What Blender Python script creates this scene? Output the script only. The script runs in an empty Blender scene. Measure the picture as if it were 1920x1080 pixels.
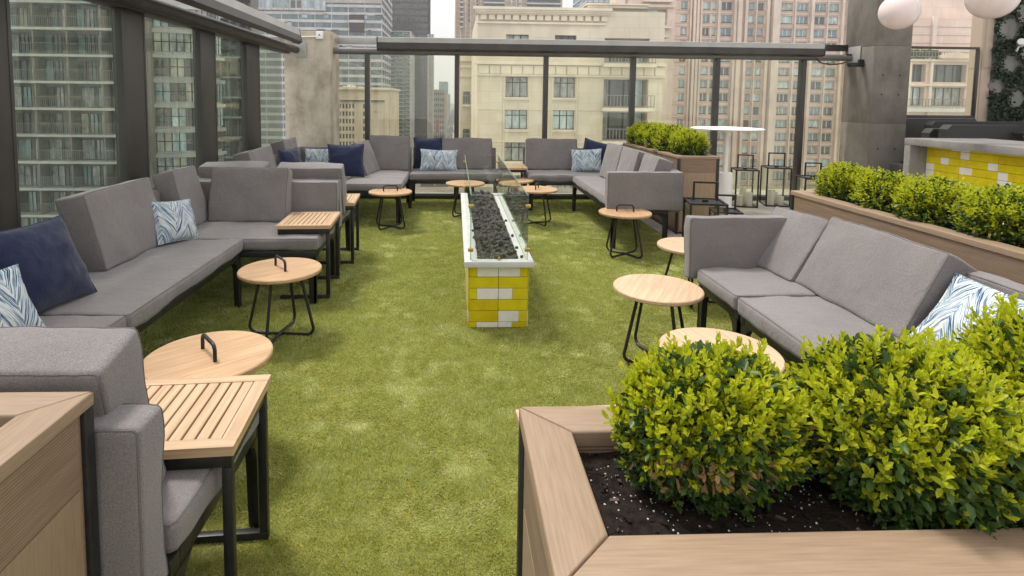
import bpy, bmesh, math, random
import numpy as np
from mathutils import Vector, Matrix, noise
R = math.radians
rnd = random.Random(7)
scene = bpy.context.scene
col = scene.collection
WORLD_SCALE = 0.82          # everything is laid out in camera-height units (eye at 1.6) and brought to metres at the end

# ------------------------------------------------------------------ camera model (solved from vanishing points)
F, CX, CY, YAW, PITCH, ROLL, EYE = 1060.3, 895.6, 270.5, .0394971, .0785608, -.0109235, 1.6
def cam_axes():
    c, s = math.cos(YAW), math.sin(YAW)
    fw = Vector((s*math.cos(PITCH), c*math.cos(PITCH), -math.sin(PITCH)))
    r = Vector((c, -s, 0)); d = fw.cross(r)
    return r*math.cos(ROLL)+d*math.sin(ROLL), -r*math.sin(ROLL)+d*math.cos(ROLL), fw
AR, AD, AF = cam_axes()
def at(px, py, Y):
    """point of the measured picture position on the vertical plane at distance Y"""
    d = AR*((px-CX)/F)+AD*((py-CY)/F)+AF
    t = Y/d.y
    return Vector((0, 0, EYE))+d*t

# ------------------------------------------------------------------ materials
MATS = {}
def nodes_of(name):
    m = bpy.data.materials.new(name); m.use_nodes = True
    nt = m.node_tree
    b = nt.nodes['Principled BSDF']
    MATS[name] = m
    return m, nt, b
def N(nt, t, **kw):
    n = nt.nodes.new(t)
    for k, v in kw.items():
        if k in n.inputs.keys() if isinstance(k, str) else False: n.inputs[k].default_value = v
        else: setattr(n, k, v)
    return n
def coords(nt, scale=(1, 1, 1), loc=(0, 0, 0), rand=False):
    tc = nt.nodes.new('ShaderNodeTexCoord')
    mp = nt.nodes.new('ShaderNodeMapping')
    mp.inputs['Scale'].default_value = scale; mp.inputs['Location'].default_value = loc
    if rand:
        oi = nt.nodes.new('ShaderNodeObjectInfo')
        vm = nt.nodes.new('ShaderNodeVectorMath'); vm.operation = 'MULTIPLY_ADD'
        cb = nt.nodes.new('ShaderNodeCombineXYZ')
        for i in range(3): nt.links.new(oi.outputs['Random'], cb.inputs[i])
        vm.inputs[1].default_value = (7.3, 11.1, 5.7)
        nt.links.new(cb.outputs[0], vm.inputs[0]); nt.links.new(tc.outputs['Object'], vm.inputs[2])
        nt.links.new(vm.outputs[0], mp.inputs['Vector'])
    else:
        nt.links.new(tc.outputs['Object'], mp.inputs['Vector'])
    return mp
def ramp(nt, src, stops, interp='LINEAR'):
    r = nt.nodes.new('ShaderNodeValToRGB'); r.color_ramp.interpolation = interp
    els = r.color_ramp.elements
    while len(els) < len(stops): els.new(0.5)
    for e, (p, c) in zip(els, stops):
        e.position = p; e.color = (*c, 1) if len(c) == 3 else c
    nt.links.new(src, r.inputs['Fac']); return r
def noise_tex(nt, mp, scale, detail=4, rough=.55, dist=0):
    n = nt.nodes.new('ShaderNodeTexNoise')
    n.inputs['Scale'].default_value = scale; n.inputs['Detail'].default_value = detail
    n.inputs['Roughness'].default_value = rough; n.inputs['Distortion'].default_value = dist
    nt.links.new(mp.outputs[0], n.inputs['Vector']); return n
def mixc(nt, fac, a, b, mode='MIX'):
    m = nt.nodes.new('ShaderNodeMix'); m.data_type = 'RGBA'; m.blend_type = mode
    for sock, v in ((m.inputs[0], fac), (m.inputs[6], a), (m.inputs[7], b)):
        if hasattr(v, 'is_output'): nt.links.new(v, sock)
        elif isinstance(v, (int, float)): sock.default_value = v
        else: sock.default_value = (*v, 1)
    return m.outputs[2]
def bump(nt, b, height, strength=.3, dist=.01):
    n = nt.nodes.new('ShaderNodeBump'); n.inputs['Strength'].default_value = strength; n.inputs['Distance'].default_value = dist
    nt.links.new(height, n.inputs['Height']); nt.links.new(n.outputs[0], b.inputs['Normal'])
def noisy(name, c1, c2, scale=8, rough=.7, detail=4, stretch=(1, 1, 1), bmp=0, bdist=.005, lo=.3, hi=.7, metal=0, spec=.5, rand=False, big=None, rvar=0):
    m, nt, b = nodes_of(name)
    mp = coords(nt, stretch, rand=rand)
    n = noise_tex(nt, mp, scale, detail)
    r = ramp(nt, n.outputs['Fac'], [(lo, c1), (hi, c2)])
    out = r.outputs[0]
    if big:                                          # large soft stains / fading
        mp2 = coords(nt, rand=rand); n2 = noise_tex(nt, mp2, big[0], 3)
        r2 = ramp(nt, n2.outputs['Fac'], [(.35, (big[1],)*3), (.65, (big[2],)*3)])
        out = mixc(nt, 1.0, out, r2.outputs[0], 'MULTIPLY')
    nt.links.new(out, b.inputs['Base Color'])
    b.inputs['Roughness'].default_value = rough; b.inputs['Metallic'].default_value = metal
    b.inputs['Specular IOR Level'].default_value = spec
    if rvar:
        mr = nt.nodes.new('ShaderNodeMapRange'); mr.inputs['To Min'].default_value = rough-rvar; mr.inputs['To Max'].default_value = rough+rvar
        nt.links.new(n.outputs['Fac'], mr.inputs['Value']); nt.links.new(mr.outputs[0], b.inputs['Roughness'])
    if bmp: bump(nt, b, n.outputs['Fac'], bmp, bdist)
    return m
def fabric(name, c, var=.25, weave=900):
    m, nt, b = nodes_of(name)
    mp = coords(nt, rand=True)
    fine = noise_tex(nt, mp, 260, 3, .8)
    big = noise_tex(nt, mp, 3.5, 3)
    lo = tuple(x*(1-var) for x in c); hi = tuple(min(1, x*(1+var)) for x in c)
    r = ramp(nt, fine.outputs['Fac'], [(.32, lo), (.68, hi)])
    r2 = ramp(nt, big.outputs['Fac'], [(.3, (.9, .9, .9)), (.7, (1.06, 1.05, 1.04))])
    nt.links.new(mixc(nt, 1.0, r.outputs[0], r2.outputs[0], 'MULTIPLY'), b.inputs['Base Color'])
    b.inputs['Roughness'].default_value = .95; b.inputs['Specular IOR Level'].default_value = .15
    b.inputs['Sheen Weight'].default_value = .25; b.inputs['Sheen Roughness'].default_value = .5
    crease = noise_tex(nt, mp, 10, 5, .62, 1.4)
    add = nt.nodes.new('ShaderNodeMath'); add.operation = 'MULTIPLY_ADD'
    nt.links.new(crease.outputs['Fac'], add.inputs[0]); add.inputs[1].default_value = 3.0; nt.links.new(fine.outputs['Fac'], add.inputs[2])
    bump(nt, b, add.outputs[0], .5, .0045)
    return m
fabric('grey_fabric', (.213, .193, .192), .32)
fabric('shaded_seam_fabric', (.15, .136, .135), .25)  # the grey cloth darkened: shade along the welts painted into the piping
fabric('navy_fabric', (.021, .027, .066), .30)
def stripe_fabric():
    m, nt, b = nodes_of('streaked_fabric')
    tc = nt.nodes.new('ShaderNodeTexCoord'); sep = nt.nodes.new('ShaderNodeSeparateXYZ')
    nt.links.new(tc.outputs['Object'], sep.inputs[0])
    def M(op, a, bb=None, c=None):
        n = nt.nodes.new('ShaderNodeMath'); n.operation = op
        for i, v in enumerate((a, bb, c)):
            if v is None: continue
            if hasattr(v, 'is_output'): nt.links.new(v, n.inputs[i])
            else: n.inputs[i].default_value = v
        return n.outputs[0]
    oi = nt.nodes.new('ShaderNodeObjectInfo')
    u, v = sep.outputs['X'], sep.outputs['Y']
    pp = M('PINGPONG', M('ADD', u, 3.0), .095)                    # chevron bands
    t = M('MULTIPLY_ADD', pp, 1.7, v)                            # position across the slanted streaks
    along = M('MULTIPLY_ADD', pp, -.45, M('MULTIPLY', v, .9))
    cb = nt.nodes.new('ShaderNodeCombineXYZ')
    band = M('FLOOR', M('DIVIDE', M('ADD', u, 3.0), .095))
    nt.links.new(M('MULTIPLY', along, 6.5), cb.inputs[0]); nt.links.new(M('MULTIPLY', t, 95), cb.inputs[1])
    nt.links.new(M('MULTIPLY_ADD', oi.outputs['Random'], 40.0, M('MULTIPLY', band, 3.7)), cb.inputs[2])
    n = nt.nodes.new('ShaderNodeTexNoise'); n.inputs['Scale'].default_value = 1.0; n.inputs['Detail'].default_value = 3; n.inputs['Roughness'].default_value = .7
    nt.links.new(cb.outputs[0], n.inputs['Vector'])
    r = ramp(nt, n.outputs['Fac'], [(.31, (.022, .034, .09)), (.415, (.045, .09, .18)), (.47, (.22, .33, .42)), (.525, (.55, .60, .62)), (.585, (.68, .68, .66))])
    nt.links.new(r.outputs[0], b.inputs['Base Color'])
    b.inputs['Roughness'].default_value = .9; b.inputs['Specular IOR Level'].default_value = .15
    mp = coords(nt, rand=True); cr = noise_tex(nt, mp, 8, 4, .6, .5)
    bump(nt, b, cr.outputs['Fac'], .35, .02)
stripe_fabric()
noisy('black_metal', (.011, .011, .012), (.022, .021, .021), 30, .42, spec=.4, bmp=.08, bdist=.001, rvar=.1)
noisy('bronze_metal', (.030, .026, .022), (.048, .042, .036), 6, .45, spec=.5, stretch=(1, 1, .3), big=(1.2, .85, 1.15), rvar=.08)
noisy('grey_beam_metal', (.33, .32, .30), (.42, .41, .39), 5, .42, metal=.1, big=(.9, .85, 1.1), rvar=.08)
noisy('tube_metal', (.13, .125, .115), (.18, .172, .16), 4, .45, metal=.1, big=(.8, .9, 1.1))
noisy('light_beam_metal', (.38, .37, .355), (.47, .46, .44), 4, .4, metal=.1, big=(.7, .92, 1.06), rvar=.08)
noisy('dark_beam_metal', (.042, .038, .033), (.066, .06, .053), 4, .45, metal=.2, big=(.8, .8, 1.15))
noisy('brass', (.55, .36, .10), (.68, .46, .15), 20, .3, metal=1)
for ax, st in (('x', (3, 60, 60)), ('y', (60, 3, 60)), ('z', (60, 60, 3))):
    noisy('composite_wood_'+ax, (.25, .170, .108), (.335, .235, .156), 3.2, .62, 6, st, bmp=.12, bdist=.002, rand=True, big=(1.3, .95, 1.05))
    noisy('oak_'+ax, (.39, .235, .12), (.57, .365, .205), 1.0, .5, 5, st, bmp=.06, bdist=.001, rand=True, big=(2.5, .9, 1.06))
    noisy('teak_'+ax, (.41, .265, .15), (.62, .43, .27), 1.0, .5, 5, st, bmp=.06, bdist=.001, rand=True)
noisy('pale_oak_y', (.49, .32, .19), (.65, .46, .30), 1.0, .5, 5, (60, 3, 60), bmp=.05, bdist=.001, rand=True, big=(2.5, .92, 1.05))
def reeded():
    m, nt, b = nodes_of('reeded_wood')
    mp = coords(nt)
    w = nt.nodes.new('ShaderNodeTexWave'); w.bands_direction = 'Z'; w.inputs['Scale'].default_value = 46; w.inputs['Distortion'].default_value = .35
    w.inputs['Detail'].default_value = 2; w.inputs['Detail Scale'].default_value = 3
    nt.links.new(mp.outputs[0], w.inputs['Vector'])
    n = noise_tex(nt, coords(nt, (4, 4, 60), rand=True), 1.2, 5)
    r = ramp(nt, n.outputs['Fac'], [(.3, (.19, .125, .08)), (.7, (.265, .18, .118))])
    nt.links.new(r.outputs[0], b.inputs['Base Color']); b.inputs['Roughness'].default_value = .68
    bump(nt, b, w.outputs['Fac'], .3, .004)
reeded()
def concrete(name, c1, c2, c3, s=2.2):
    m, nt, b = nodes_of(name)
    mp = coords(nt)
    n1 = noise_tex(nt, mp, s, 8, .62); n2 = noise_tex(nt, coords(nt, (2, 2, .8)), 2.2, 6, .65); n3 = noise_tex(nt, mp, 45, 3)
    r1 = ramp(nt, n1.outputs['Fac'], [(.3, c1), (.5, c2), (.72, c3)])
    r2 = ramp(nt, n2.outputs['Fac'], [(.36, (.66, .61, .56)), (.52, (1, 1, 1))])
    pits = ramp(nt, n3.outputs['Fac'], [(.30, (.55, .52, .5)), (.38, (1, 1, 1))])
    o = mixc(nt, .55, r1.outputs[0], r2.outputs[0], 'MULTIPLY'); o = mixc(nt, .6, o, pits.outputs[0], 'MULTIPLY')
    nt.links.new(o, b.inputs['Base Color']); b.inputs['Roughness'].default_value = .9; b.inputs['Specular IOR Level'].default_value = .25
    bump(nt, b, n1.outputs['Fac'], .35, .03)
concrete('weathered_concrete', (.38, .32, .245), (.53, .465, .375), (.62, .56, .47), 3.2)
concrete('grey_concrete', (.14, .123, .104), (.19, .17, .147), (.255, .23, .20), 1.6)
concrete('counter_concrete', (.18, .172, .163), (.225, .215, .205), (.265, .255, .24), 3)
noisy('slab_concrete', (.53, .525, .51), (.61, .605, .585), 6, .7, 5, bmp=.15, bdist=.002, spec=.3)
concrete('paver_concrete', (.36, .33, .29), (.45, .41, .36), (.52, .48, .42), 2)
noisy('yellow_tile', (.60, .49, .004), (.72, .59, .008), 14, .22, 3, bmp=.12, bdist=.002, spec=.5, rand=True)
noisy('deep_yellow_tile', (.54, .41, .003), (.64, .50, .006), 14, .22, 3, bmp=.12, bdist=.002)
noisy('white_tile', (.72, .69, .64), (.82, .79, .74), 10, .25, 3, bmp=.10, bdist=.002)
noisy('grout', (.16, .12, .06), (.22, .17, .09), 30, .9)
noisy('turf_backing', (.15, .15, .024), (.26, .245, .06), 14, .95, 5, spec=.1)
noisy('soil', (.008, .0055, .0045), (.032, .022, .017), 40, .95, 6, bmp=.9, bdist=.02, spec=.2)
noisy('perlite', (.6, .58, .54), (.8, .78, .74), 20, .9)
noisy('bark_chip', (.05, .03, .018), (.13, .085, .05), 30, .9)
noisy('lava', (.022, .02, .019), (.16, .145, .135), 60, .92, 6, bmp=1.0, bdist=.012, rand=False, big=(18, .55, 1.2))
noisy('white_plastic', (.78, .77, .75), (.84, .83, .81), 3, .4)
noisy('candle_wax', (.72, .66, .52), (.82, .77, .64), 5, .5)
noisy('black_wicker', (.012, .011, .011), (.03, .028, .027), 60, .6, 3, bmp=.5, bdist=.004)
noisy('cable_black', (.012, .012, .012), (.02, .02, .02), 10, .6)
def leaf(name, c1, c2, rough=.45, trans=.25):
    m, nt, b = nodes_of(name)
    g = nt.nodes.new('ShaderNodeNewGeometry')
    r = ramp(nt, g.outputs['Random Per Island'], [(0, c1), (1, c2)])
    nt.links.new(r.outputs[0], b.inputs['Base Color'])
    b.inputs['Roughness'].default_value = rough; b.inputs['Specular IOR Level'].default_value = .4
    t = nt.nodes.new('ShaderNodeBsdfTranslucent'); nt.links.new(r.outputs[0], t.inputs['Color'])
    mx = nt.nodes.new('ShaderNodeMixShader'); mx.inputs[0].default_value = trans
    nt.links.new(b.outputs[0], mx.inputs[1]); nt.links.new(t.outputs[0], mx.inputs[2])
    nt.links.new(mx.outputs[0], nt.nodes['Material Output'].inputs['Surface'])
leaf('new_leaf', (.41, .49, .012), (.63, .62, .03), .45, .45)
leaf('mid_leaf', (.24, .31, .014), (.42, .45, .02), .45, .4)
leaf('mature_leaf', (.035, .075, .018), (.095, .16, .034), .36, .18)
leaf('dry_leaf', (.20, .10, .035), (.42, .26, .12), .7, .2)
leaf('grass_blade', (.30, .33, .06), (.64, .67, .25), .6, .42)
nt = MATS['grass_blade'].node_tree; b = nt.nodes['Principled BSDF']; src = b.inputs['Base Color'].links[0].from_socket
n1 = noise_tex(nt, coords(nt), 7.5, 5, .65, .4); r1 = ramp(nt, n1.outputs['Fac'], [(.36, (.80, .84, .72)), (.48, (1, 1, 1)), (.63, (1.28, 1.23, 1.8))])  # mottling painted into the blade colour imitates side light on the leaning pile
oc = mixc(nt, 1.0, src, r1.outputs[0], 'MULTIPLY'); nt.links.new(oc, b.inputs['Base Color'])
leaf('ivy_leaf', (.010, .022, .008), (.035, .065, .020), .45, .15)
leaf('street_leaf', (.05, .07, .025), (.12, .14, .05), .7, .2)
noisy('twig', (.06, .04, .02), (.13, .09, .05), 20, .9)
def glass(name, tint, gloss=.08, rough=0.0, extra=0):
    m, nt, b = nodes_of(name)
    nt.nodes.remove(b)
    t = nt.nodes.new('ShaderNodeBsdfTransparent'); t.inputs[0].default_value = (*tint, 1)
    g = nt.nodes.new('ShaderNodeBsdfGlossy'); g.inputs['Roughness'].default_value = rough; g.inputs['Color'].default_value = (.9, .95, .9, 1)
    lw = nt.nodes.new('ShaderNodeLayerWeight'); lw.inputs['Blend'].default_value = .5
    pw = nt.nodes.new('ShaderNodeMath'); pw.operation = 'POWER'; pw.inputs[1].default_value = 5.0     # Schlick reflection, alike from both sides
    nt.links.new(lw.outputs['Facing'], pw.inputs[0])
    ad = nt.nodes.new('ShaderNodeMath'); ad.operation = 'MULTIPLY_ADD'; ad.inputs[1].default_value = .9; ad.inputs[2].default_value = .035+extra
    nt.links.new(pw.outputs[0], ad.inputs[0])
    mx = nt.nodes.new('ShaderNodeMixShader')
    nt.links.new(ad.outputs[0], mx.inputs[0]); nt.links.new(t.outputs[0], mx.inputs[1]); nt.links.new(g.outputs[0], mx.inputs[2])
    nt.links.new(mx.outputs[0], nt.nodes['Material Output'].inputs['Surface'])
glass('fence_glass', (.965, .965, .90))
glass('tinted_glass', (.83, .875, .82), extra=.02)
glass('pit_glass', (.955, .975, .955))
glass('lantern_glass', (.95, .96, .95))
noisy('glass_edge', (.10, .16, .13), (.16, .24, .19), 5, .2)
noisy('globe_glass', (.70, .57, .55), (.76, .64, .61), 1.5, .12, spec=.6)
# building surfaces
def jointed(name, c, bw, bh, var=.08, mort=.80):
    lo = tuple(x*(1-var) for x in c); hi = tuple(min(.95, x*(1+var)) for x in c)
    m = noisy(name, lo, hi, .6, .85, 6, (1, 1, .45), spec=.25, big=(.11, .90, 1.07)); nt = m.node_tree; b = nt.nodes['Principled BSDF']
    src = b.inputs['Base Color'].links[0].from_socket
    tc = nt.nodes.new('ShaderNodeTexCoord'); sp = nt.nodes.new('ShaderNodeSeparateXYZ'); ad = nt.nodes.new('ShaderNodeMath'); cb = nt.nodes.new('ShaderNodeCombineXYZ'); br = nt.nodes.new('ShaderNodeTexBrick')
    nt.links.new(tc.outputs['Object'], sp.inputs[0]); nt.links.new(sp.outputs['X'], ad.inputs[0]); nt.links.new(sp.outputs['Y'], ad.inputs[1])
    nt.links.new(ad.outputs[0], cb.inputs[0]); nt.links.new(sp.outputs['Z'], cb.inputs[1]); nt.links.new(cb.outputs[0], br.inputs['Vector'])
    br.inputs['Scale'].default_value = 1; br.inputs['Brick Width'].default_value = bw; br.inputs['Row Height'].default_value = bh; br.inputs['Mortar Size'].default_value = .025; br.inputs['Mortar Smooth'].default_value = .3
    br.inputs['Color1'].default_value = (1, 1, 1, 1); br.inputs['Color2'].default_value = (.94, .94, .93, 1); br.inputs['Mortar'].default_value = (mort, mort, mort*.97, 1)
    nt.links.new(mixc(nt, 1.0, src, br.outputs['Color'], 'MULTIPLY'), b.inputs['Base Color'])
def wallmat(name, c, var=.10, s=.6, rough=.85):
    lo = tuple(x*(1-var) for x in c); hi = tuple(min(.95, x*(1+var)) for x in c)
    noisy(name, lo, hi, s, rough, 6, (1, 1, .45), spec=.25, big=(.11, .90, 1.07))
jointed('cream_stone', (.69, .615, .48), 2.4, 1.3); wallmat('cream_trim', (.73, .655, .52)); jointed('pink_stone', (.75, .60, .51), 3.0, 1.95); wallmat('pink_pier', (.77, .65, .555))
wallmat('rose_stone', (.56, .43, .345)); jointed('tan_stone', (.53, .42, .33), 4, 2.2); wallmat('office_stone', (.48, .445, .43)); wallmat('office_band', (.60, .59, .57))
wallmat('brown_tower', (.085, .07, .068)); wallmat('dark_tower', (.05, .05, .055)); wallmat('white_stone', (.66, .64, .59)); wallmat('grey_green_stone', (.36, .39, .34))
wallmat('brick_brown', (.225, .215, .195)); wallmat('balcony_slab', (.46, .465, .435)); jointed('limestone', (.66, .575, .44), 3.2, 1.7); wallmat('roof_grey', (.22, .21, .20)); wallmat('far_stone', (.40, .36, .33)); wallmat('far_blue', (.20, .30, .34))
wallmat('asphalt', (.055, .054, .052), .2, 3, .9); wallmat('city_ground', (.16, .15, .135), .2, .2, .95); wallmat('pavement_grey', (.30, .29, .27), .15, .8)
noisy('road_paint', (.6, .6, .56), (.75, .75, .7), 3, .8)
noisy('rail_metal', (.20, .19, .17), (.28, .27, .24), 3, .5)
noisy('rust_red_sign', (.42, .06, .03), (.5, .09, .05), 1, .6)
def winglass(name, c, rough=.08, spec=.9, s=.5):
    m, nt, b = nodes_of(name)
    n = noise_tex(nt, coords(nt, (1, 1, .35), rand=True), s, 3, .6, .8)
    lo = tuple(x*.55 for x in c); hi = tuple(min(.9, x*1.35) for x in c)
    r = ramp(nt, n.outputs['Fac'], [(.35, lo), (.65, hi)])
    nt.links.new(r.outputs[0], b.inputs['Base Color']); b.inputs['Roughness'].default_value = rough; b.inputs['Specular IOR Level'].default_value = spec
winglass('dark_pane', (.075, .082, .085)); winglass('blue_pane', (.22, .32, .33)); winglass('curtain_pane', (.36, .38, .36), .3, .5, 1.5); winglass('pale_pane', (.50, .62, .62), .15); winglass('green_pane', (.10, .17, .15), .1)
winglass('office_pane', (.11, .15, .17), .08, .9, .25); winglass('sky_pane', (.38, .47, .55), .08, .9, .2); winglass('yellow_curtain_pane', (.46, .46, .38), .4, .3)
noisy('frame_dark', (.055, .045, .035), (.08, .07, .055), 3, .5); noisy('frame_white', (.6, .59, .56), (.7, .69, .66), 3, .5)
for i, c in enumerate(((.55, .55, .54), (.05, .05, .055), (.28, .30, .32), (.35, .05, .04), (.08, .12, .22), (.6, .5, .2))):
    m, nt, b = nodes_of('car_paint_%d' % i); b.inputs['Base Color'].default_value = (*c, 1); b.inputs['Roughness'].default_value = .3; b.inputs['Coat Weight'].default_value = .5
m, nt, b = nodes_of('haze_air'); nt.nodes.remove(b)
pvn = nt.nodes.new('ShaderNodeVolumePrincipled'); pvn.inputs['Color'].default_value = (.93, .95, .97, 1); pvn.inputs['Density'].default_value = .0005; pvn.inputs['Anisotropy'].default_value = .2
nt.links.new(pvn.outputs[0], nt.nodes['Material Output'].inputs['Volume'])
def mt(n): return MATS[n]

# ------------------------------------------------------------------ mesh builder
class MB:
    def __init__(s): s.v = []; s.f = []; s.m = []; s.s = []; s.mats = []
    def mi(s, m):
        if m not in s.mats: s.mats.append(m)
        return s.mats.index(m)
    def add(s, vs, fs, m, smooth=False):
        o = len(s.v); k = s.mi(m)
        s.v += [tuple(v) for v in vs]
        for f in fs: s.f.append([i+o for i in f]); s.m.append(k); s.s.append(smooth)
    def box(s, x0, x1, y0, y1, z0, z1, m, M=None):
        vs = [Vector((x, y, z)) for z in (z0, z1) for y in (y0, y1) for x in (x0, x1)]
        if M is not None: vs = [M @ v for v in vs]
        s.add(vs, [(0, 2, 3, 1), (4, 5, 7, 6), (0, 1, 5, 4), (2, 6, 7, 3), (0, 4, 6, 2), (1, 3, 7, 5)], m)
    def bbox(s, x0, x1, y0, y1, z0, z1, m, b=.008, M=None, seg=2):
        bm = bmesh.new(); bmesh.ops.create_cube(bm, size=1)
        for v in bm.verts: v.co = Vector(((x0+x1)/2+v.co.x*(x1-x0), (y0+y1)/2+v.co.y*(y1-y0), (z0+z1)/2+v.co.z*(z1-z0)))
        b = min(b, .45*min(abs(x1-x0), abs(y1-y0), abs(z1-z0)))
        bmesh.ops.bevel(bm, geom=bm.edges[:], offset=b, segments=seg, profile=.5, affect='EDGES', clamp_overlap=True)
        s.bm(bm, m, M, True)
    def bm(s, bm, m, M=None, smooth=False):
        bm.verts.index_update()
        s.add([(M @ v.co) if M is not None else v.co.copy() for v in bm.verts], [[v.index for v in f.verts] for f in bm.faces], m, smooth)
        bm.free()
    def tube(s, pts, r, m, n=8, closed=False, caps=True):
        pts = [Vector(p) for p in pts]; rings = []; up = None; L = len(pts)
        for i, p in enumerate(pts):
            a = pts[(i-1) % L] if (closed or i > 0) else p; b = pts[(i+1) % L] if (closed or i < L-1) else p
            d = (b-a).normalized()
            if up is None:
                up = Vector((0, 0, 1)) if abs(d.z) < .9 else Vector((1, 0, 0))
            x = d.cross(up).normalized(); up = x.cross(d).normalized()
            rr = r[i] if isinstance(r, (list, tuple)) else r
            rings.append([p+x*(rr*math.cos(t*2*math.pi/n))+up*(rr*math.sin(t*2*math.pi/n)) for t in range(n)])
        vs = [v for rg in rings for v in rg]; fs = []
        for i in range(L if closed else L-1):
            j = (i+1) % L
            for t in range(n): fs.append((i*n+t, i*n+(t+1) % n, j*n+(t+1) % n, j*n+t))
        if caps and not closed: fs += [tuple(range(n))[::-1], tuple((L-1)*n+t for t in range(n))]
        s.add(vs, fs, m, True)
    def lathe(s, prof, m, n=32, c=(0, 0, 0), smooth=True):
        vs = []; fs = []; L = len(prof)
        for r, z in prof:
            for t in range(n):
                a = 2*math.pi*t/n; vs.append((c[0]+max(r, 1e-4)*math.cos(a), c[1]+max(r, 1e-4)*math.sin(a), c[2]+z))
        for i in range(L-1):
            for t in range(n): fs.append((i*n+t, i*n+(t+1) % n, (i+1)*n+(t+1) % n, (i+1)*n+t))
        fs += [tuple(range(n))[::-1], tuple((L-1)*n+t for t in range(n))]
        s.add(vs, fs, m, smooth)
    def prism(s, prof, y0, y1, m, M=None):
        """profile in x,z extruded along y"""
        n = len(prof); vs = [Vector((x, y, z)) for y in (y0, y1) for x, z in prof]
        if M is not None: vs = [M @ v for v in vs]
        s.add(vs, [tuple(range(n))]+[tuple(n+i for i in range(n))[::-1]]+[(i, i+n, (i+1) % n+n, (i+1) % n) for i in range(n)], m)
    def build(s, name, parent=None, loc=(0, 0, 0), rot=(0, 0, 0), fix=True):
        me = bpy.data.meshes.new(name); me.from_pydata(s.v, [], s.f)
        for m in s.mats: me.materials.append(MATS[m])
        me.polygons.foreach_set('material_index', s.m); me.polygons.foreach_set('use_smooth', s.s)
        if fix and len(s.v) < 60000:
            b = bmesh.new(); b.from_mesh(me); bmesh.ops.recalc_face_normals(b, faces=b.faces[:]); b.to_mesh(me); b.free()
        if any(s.s): me.set_sharp_from_angle(angle=R(40))
        o = bpy.data.objects.new(name, me); col.objects.link(o)
        o.location = loc; o.rotation_euler = rot
        if parent is not None: o.parent = parent
        return o
def tag(o, label=None, cat=None, group=None, kind=None):
    if label: o['label'] = label
    if cat: o['category'] = cat
    if group: o['group'] = group
    if kind: o['kind'] = kind
    return o
def thing(name, label, cat, loc=(0, 0, 0), rz=0, group=None):
    o = bpy.data.objects.new(name, None); o.empty_display_size = .1; col.objects.link(o)
    o.location = loc; o.rotation_euler = (0, 0, rz)
    return tag(o, label, cat, group)
def copy_tree(o, parent=None):
    c = o.copy(); col.objects.link(c)
    if parent is not None: c.parent = parent
    for ch in list(o.children): copy_tree(ch, c)
    return c
def Tm(loc=(0, 0, 0), rx=0, ry=0, rz=0):
    return Matrix.Translation(loc) @ Matrix.Rotation(rz, 4, 'Z') @ Matrix.Rotation(ry, 4, 'Y') @ Matrix.Rotation(rx, 4, 'X')
def np_mesh(name, verts, faces, mats, midx=None, parent=None, loc=(0, 0, 0), smooth=False):
    """verts (n,3), faces (m,k) numpy"""
    me = bpy.data.meshes.new(name); n, k = faces.shape
    me.vertices.add(len(verts)); me.vertices.foreach_set('co', np.ascontiguousarray(verts, dtype=np.float32).ravel())
    me.loops.add(n*k); me.loops.foreach_set('vertex_index', np.ascontiguousarray(faces, dtype=np.int32).ravel())
    me.polygons.add(n); me.polygons.foreach_set('loop_start', np.arange(0, n*k, k, dtype=np.int32))
    for m in mats: me.materials.append(MATS[m])
    if midx is not None: me.polygons.foreach_set('material_index', midx.astype(np.int32))
    me.update(calc_edges=True)
    o = bpy.data.objects.new(name, me); col.objects.link(o); o.location = loc
    if parent is not None: o.parent = parent
    return o

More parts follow.
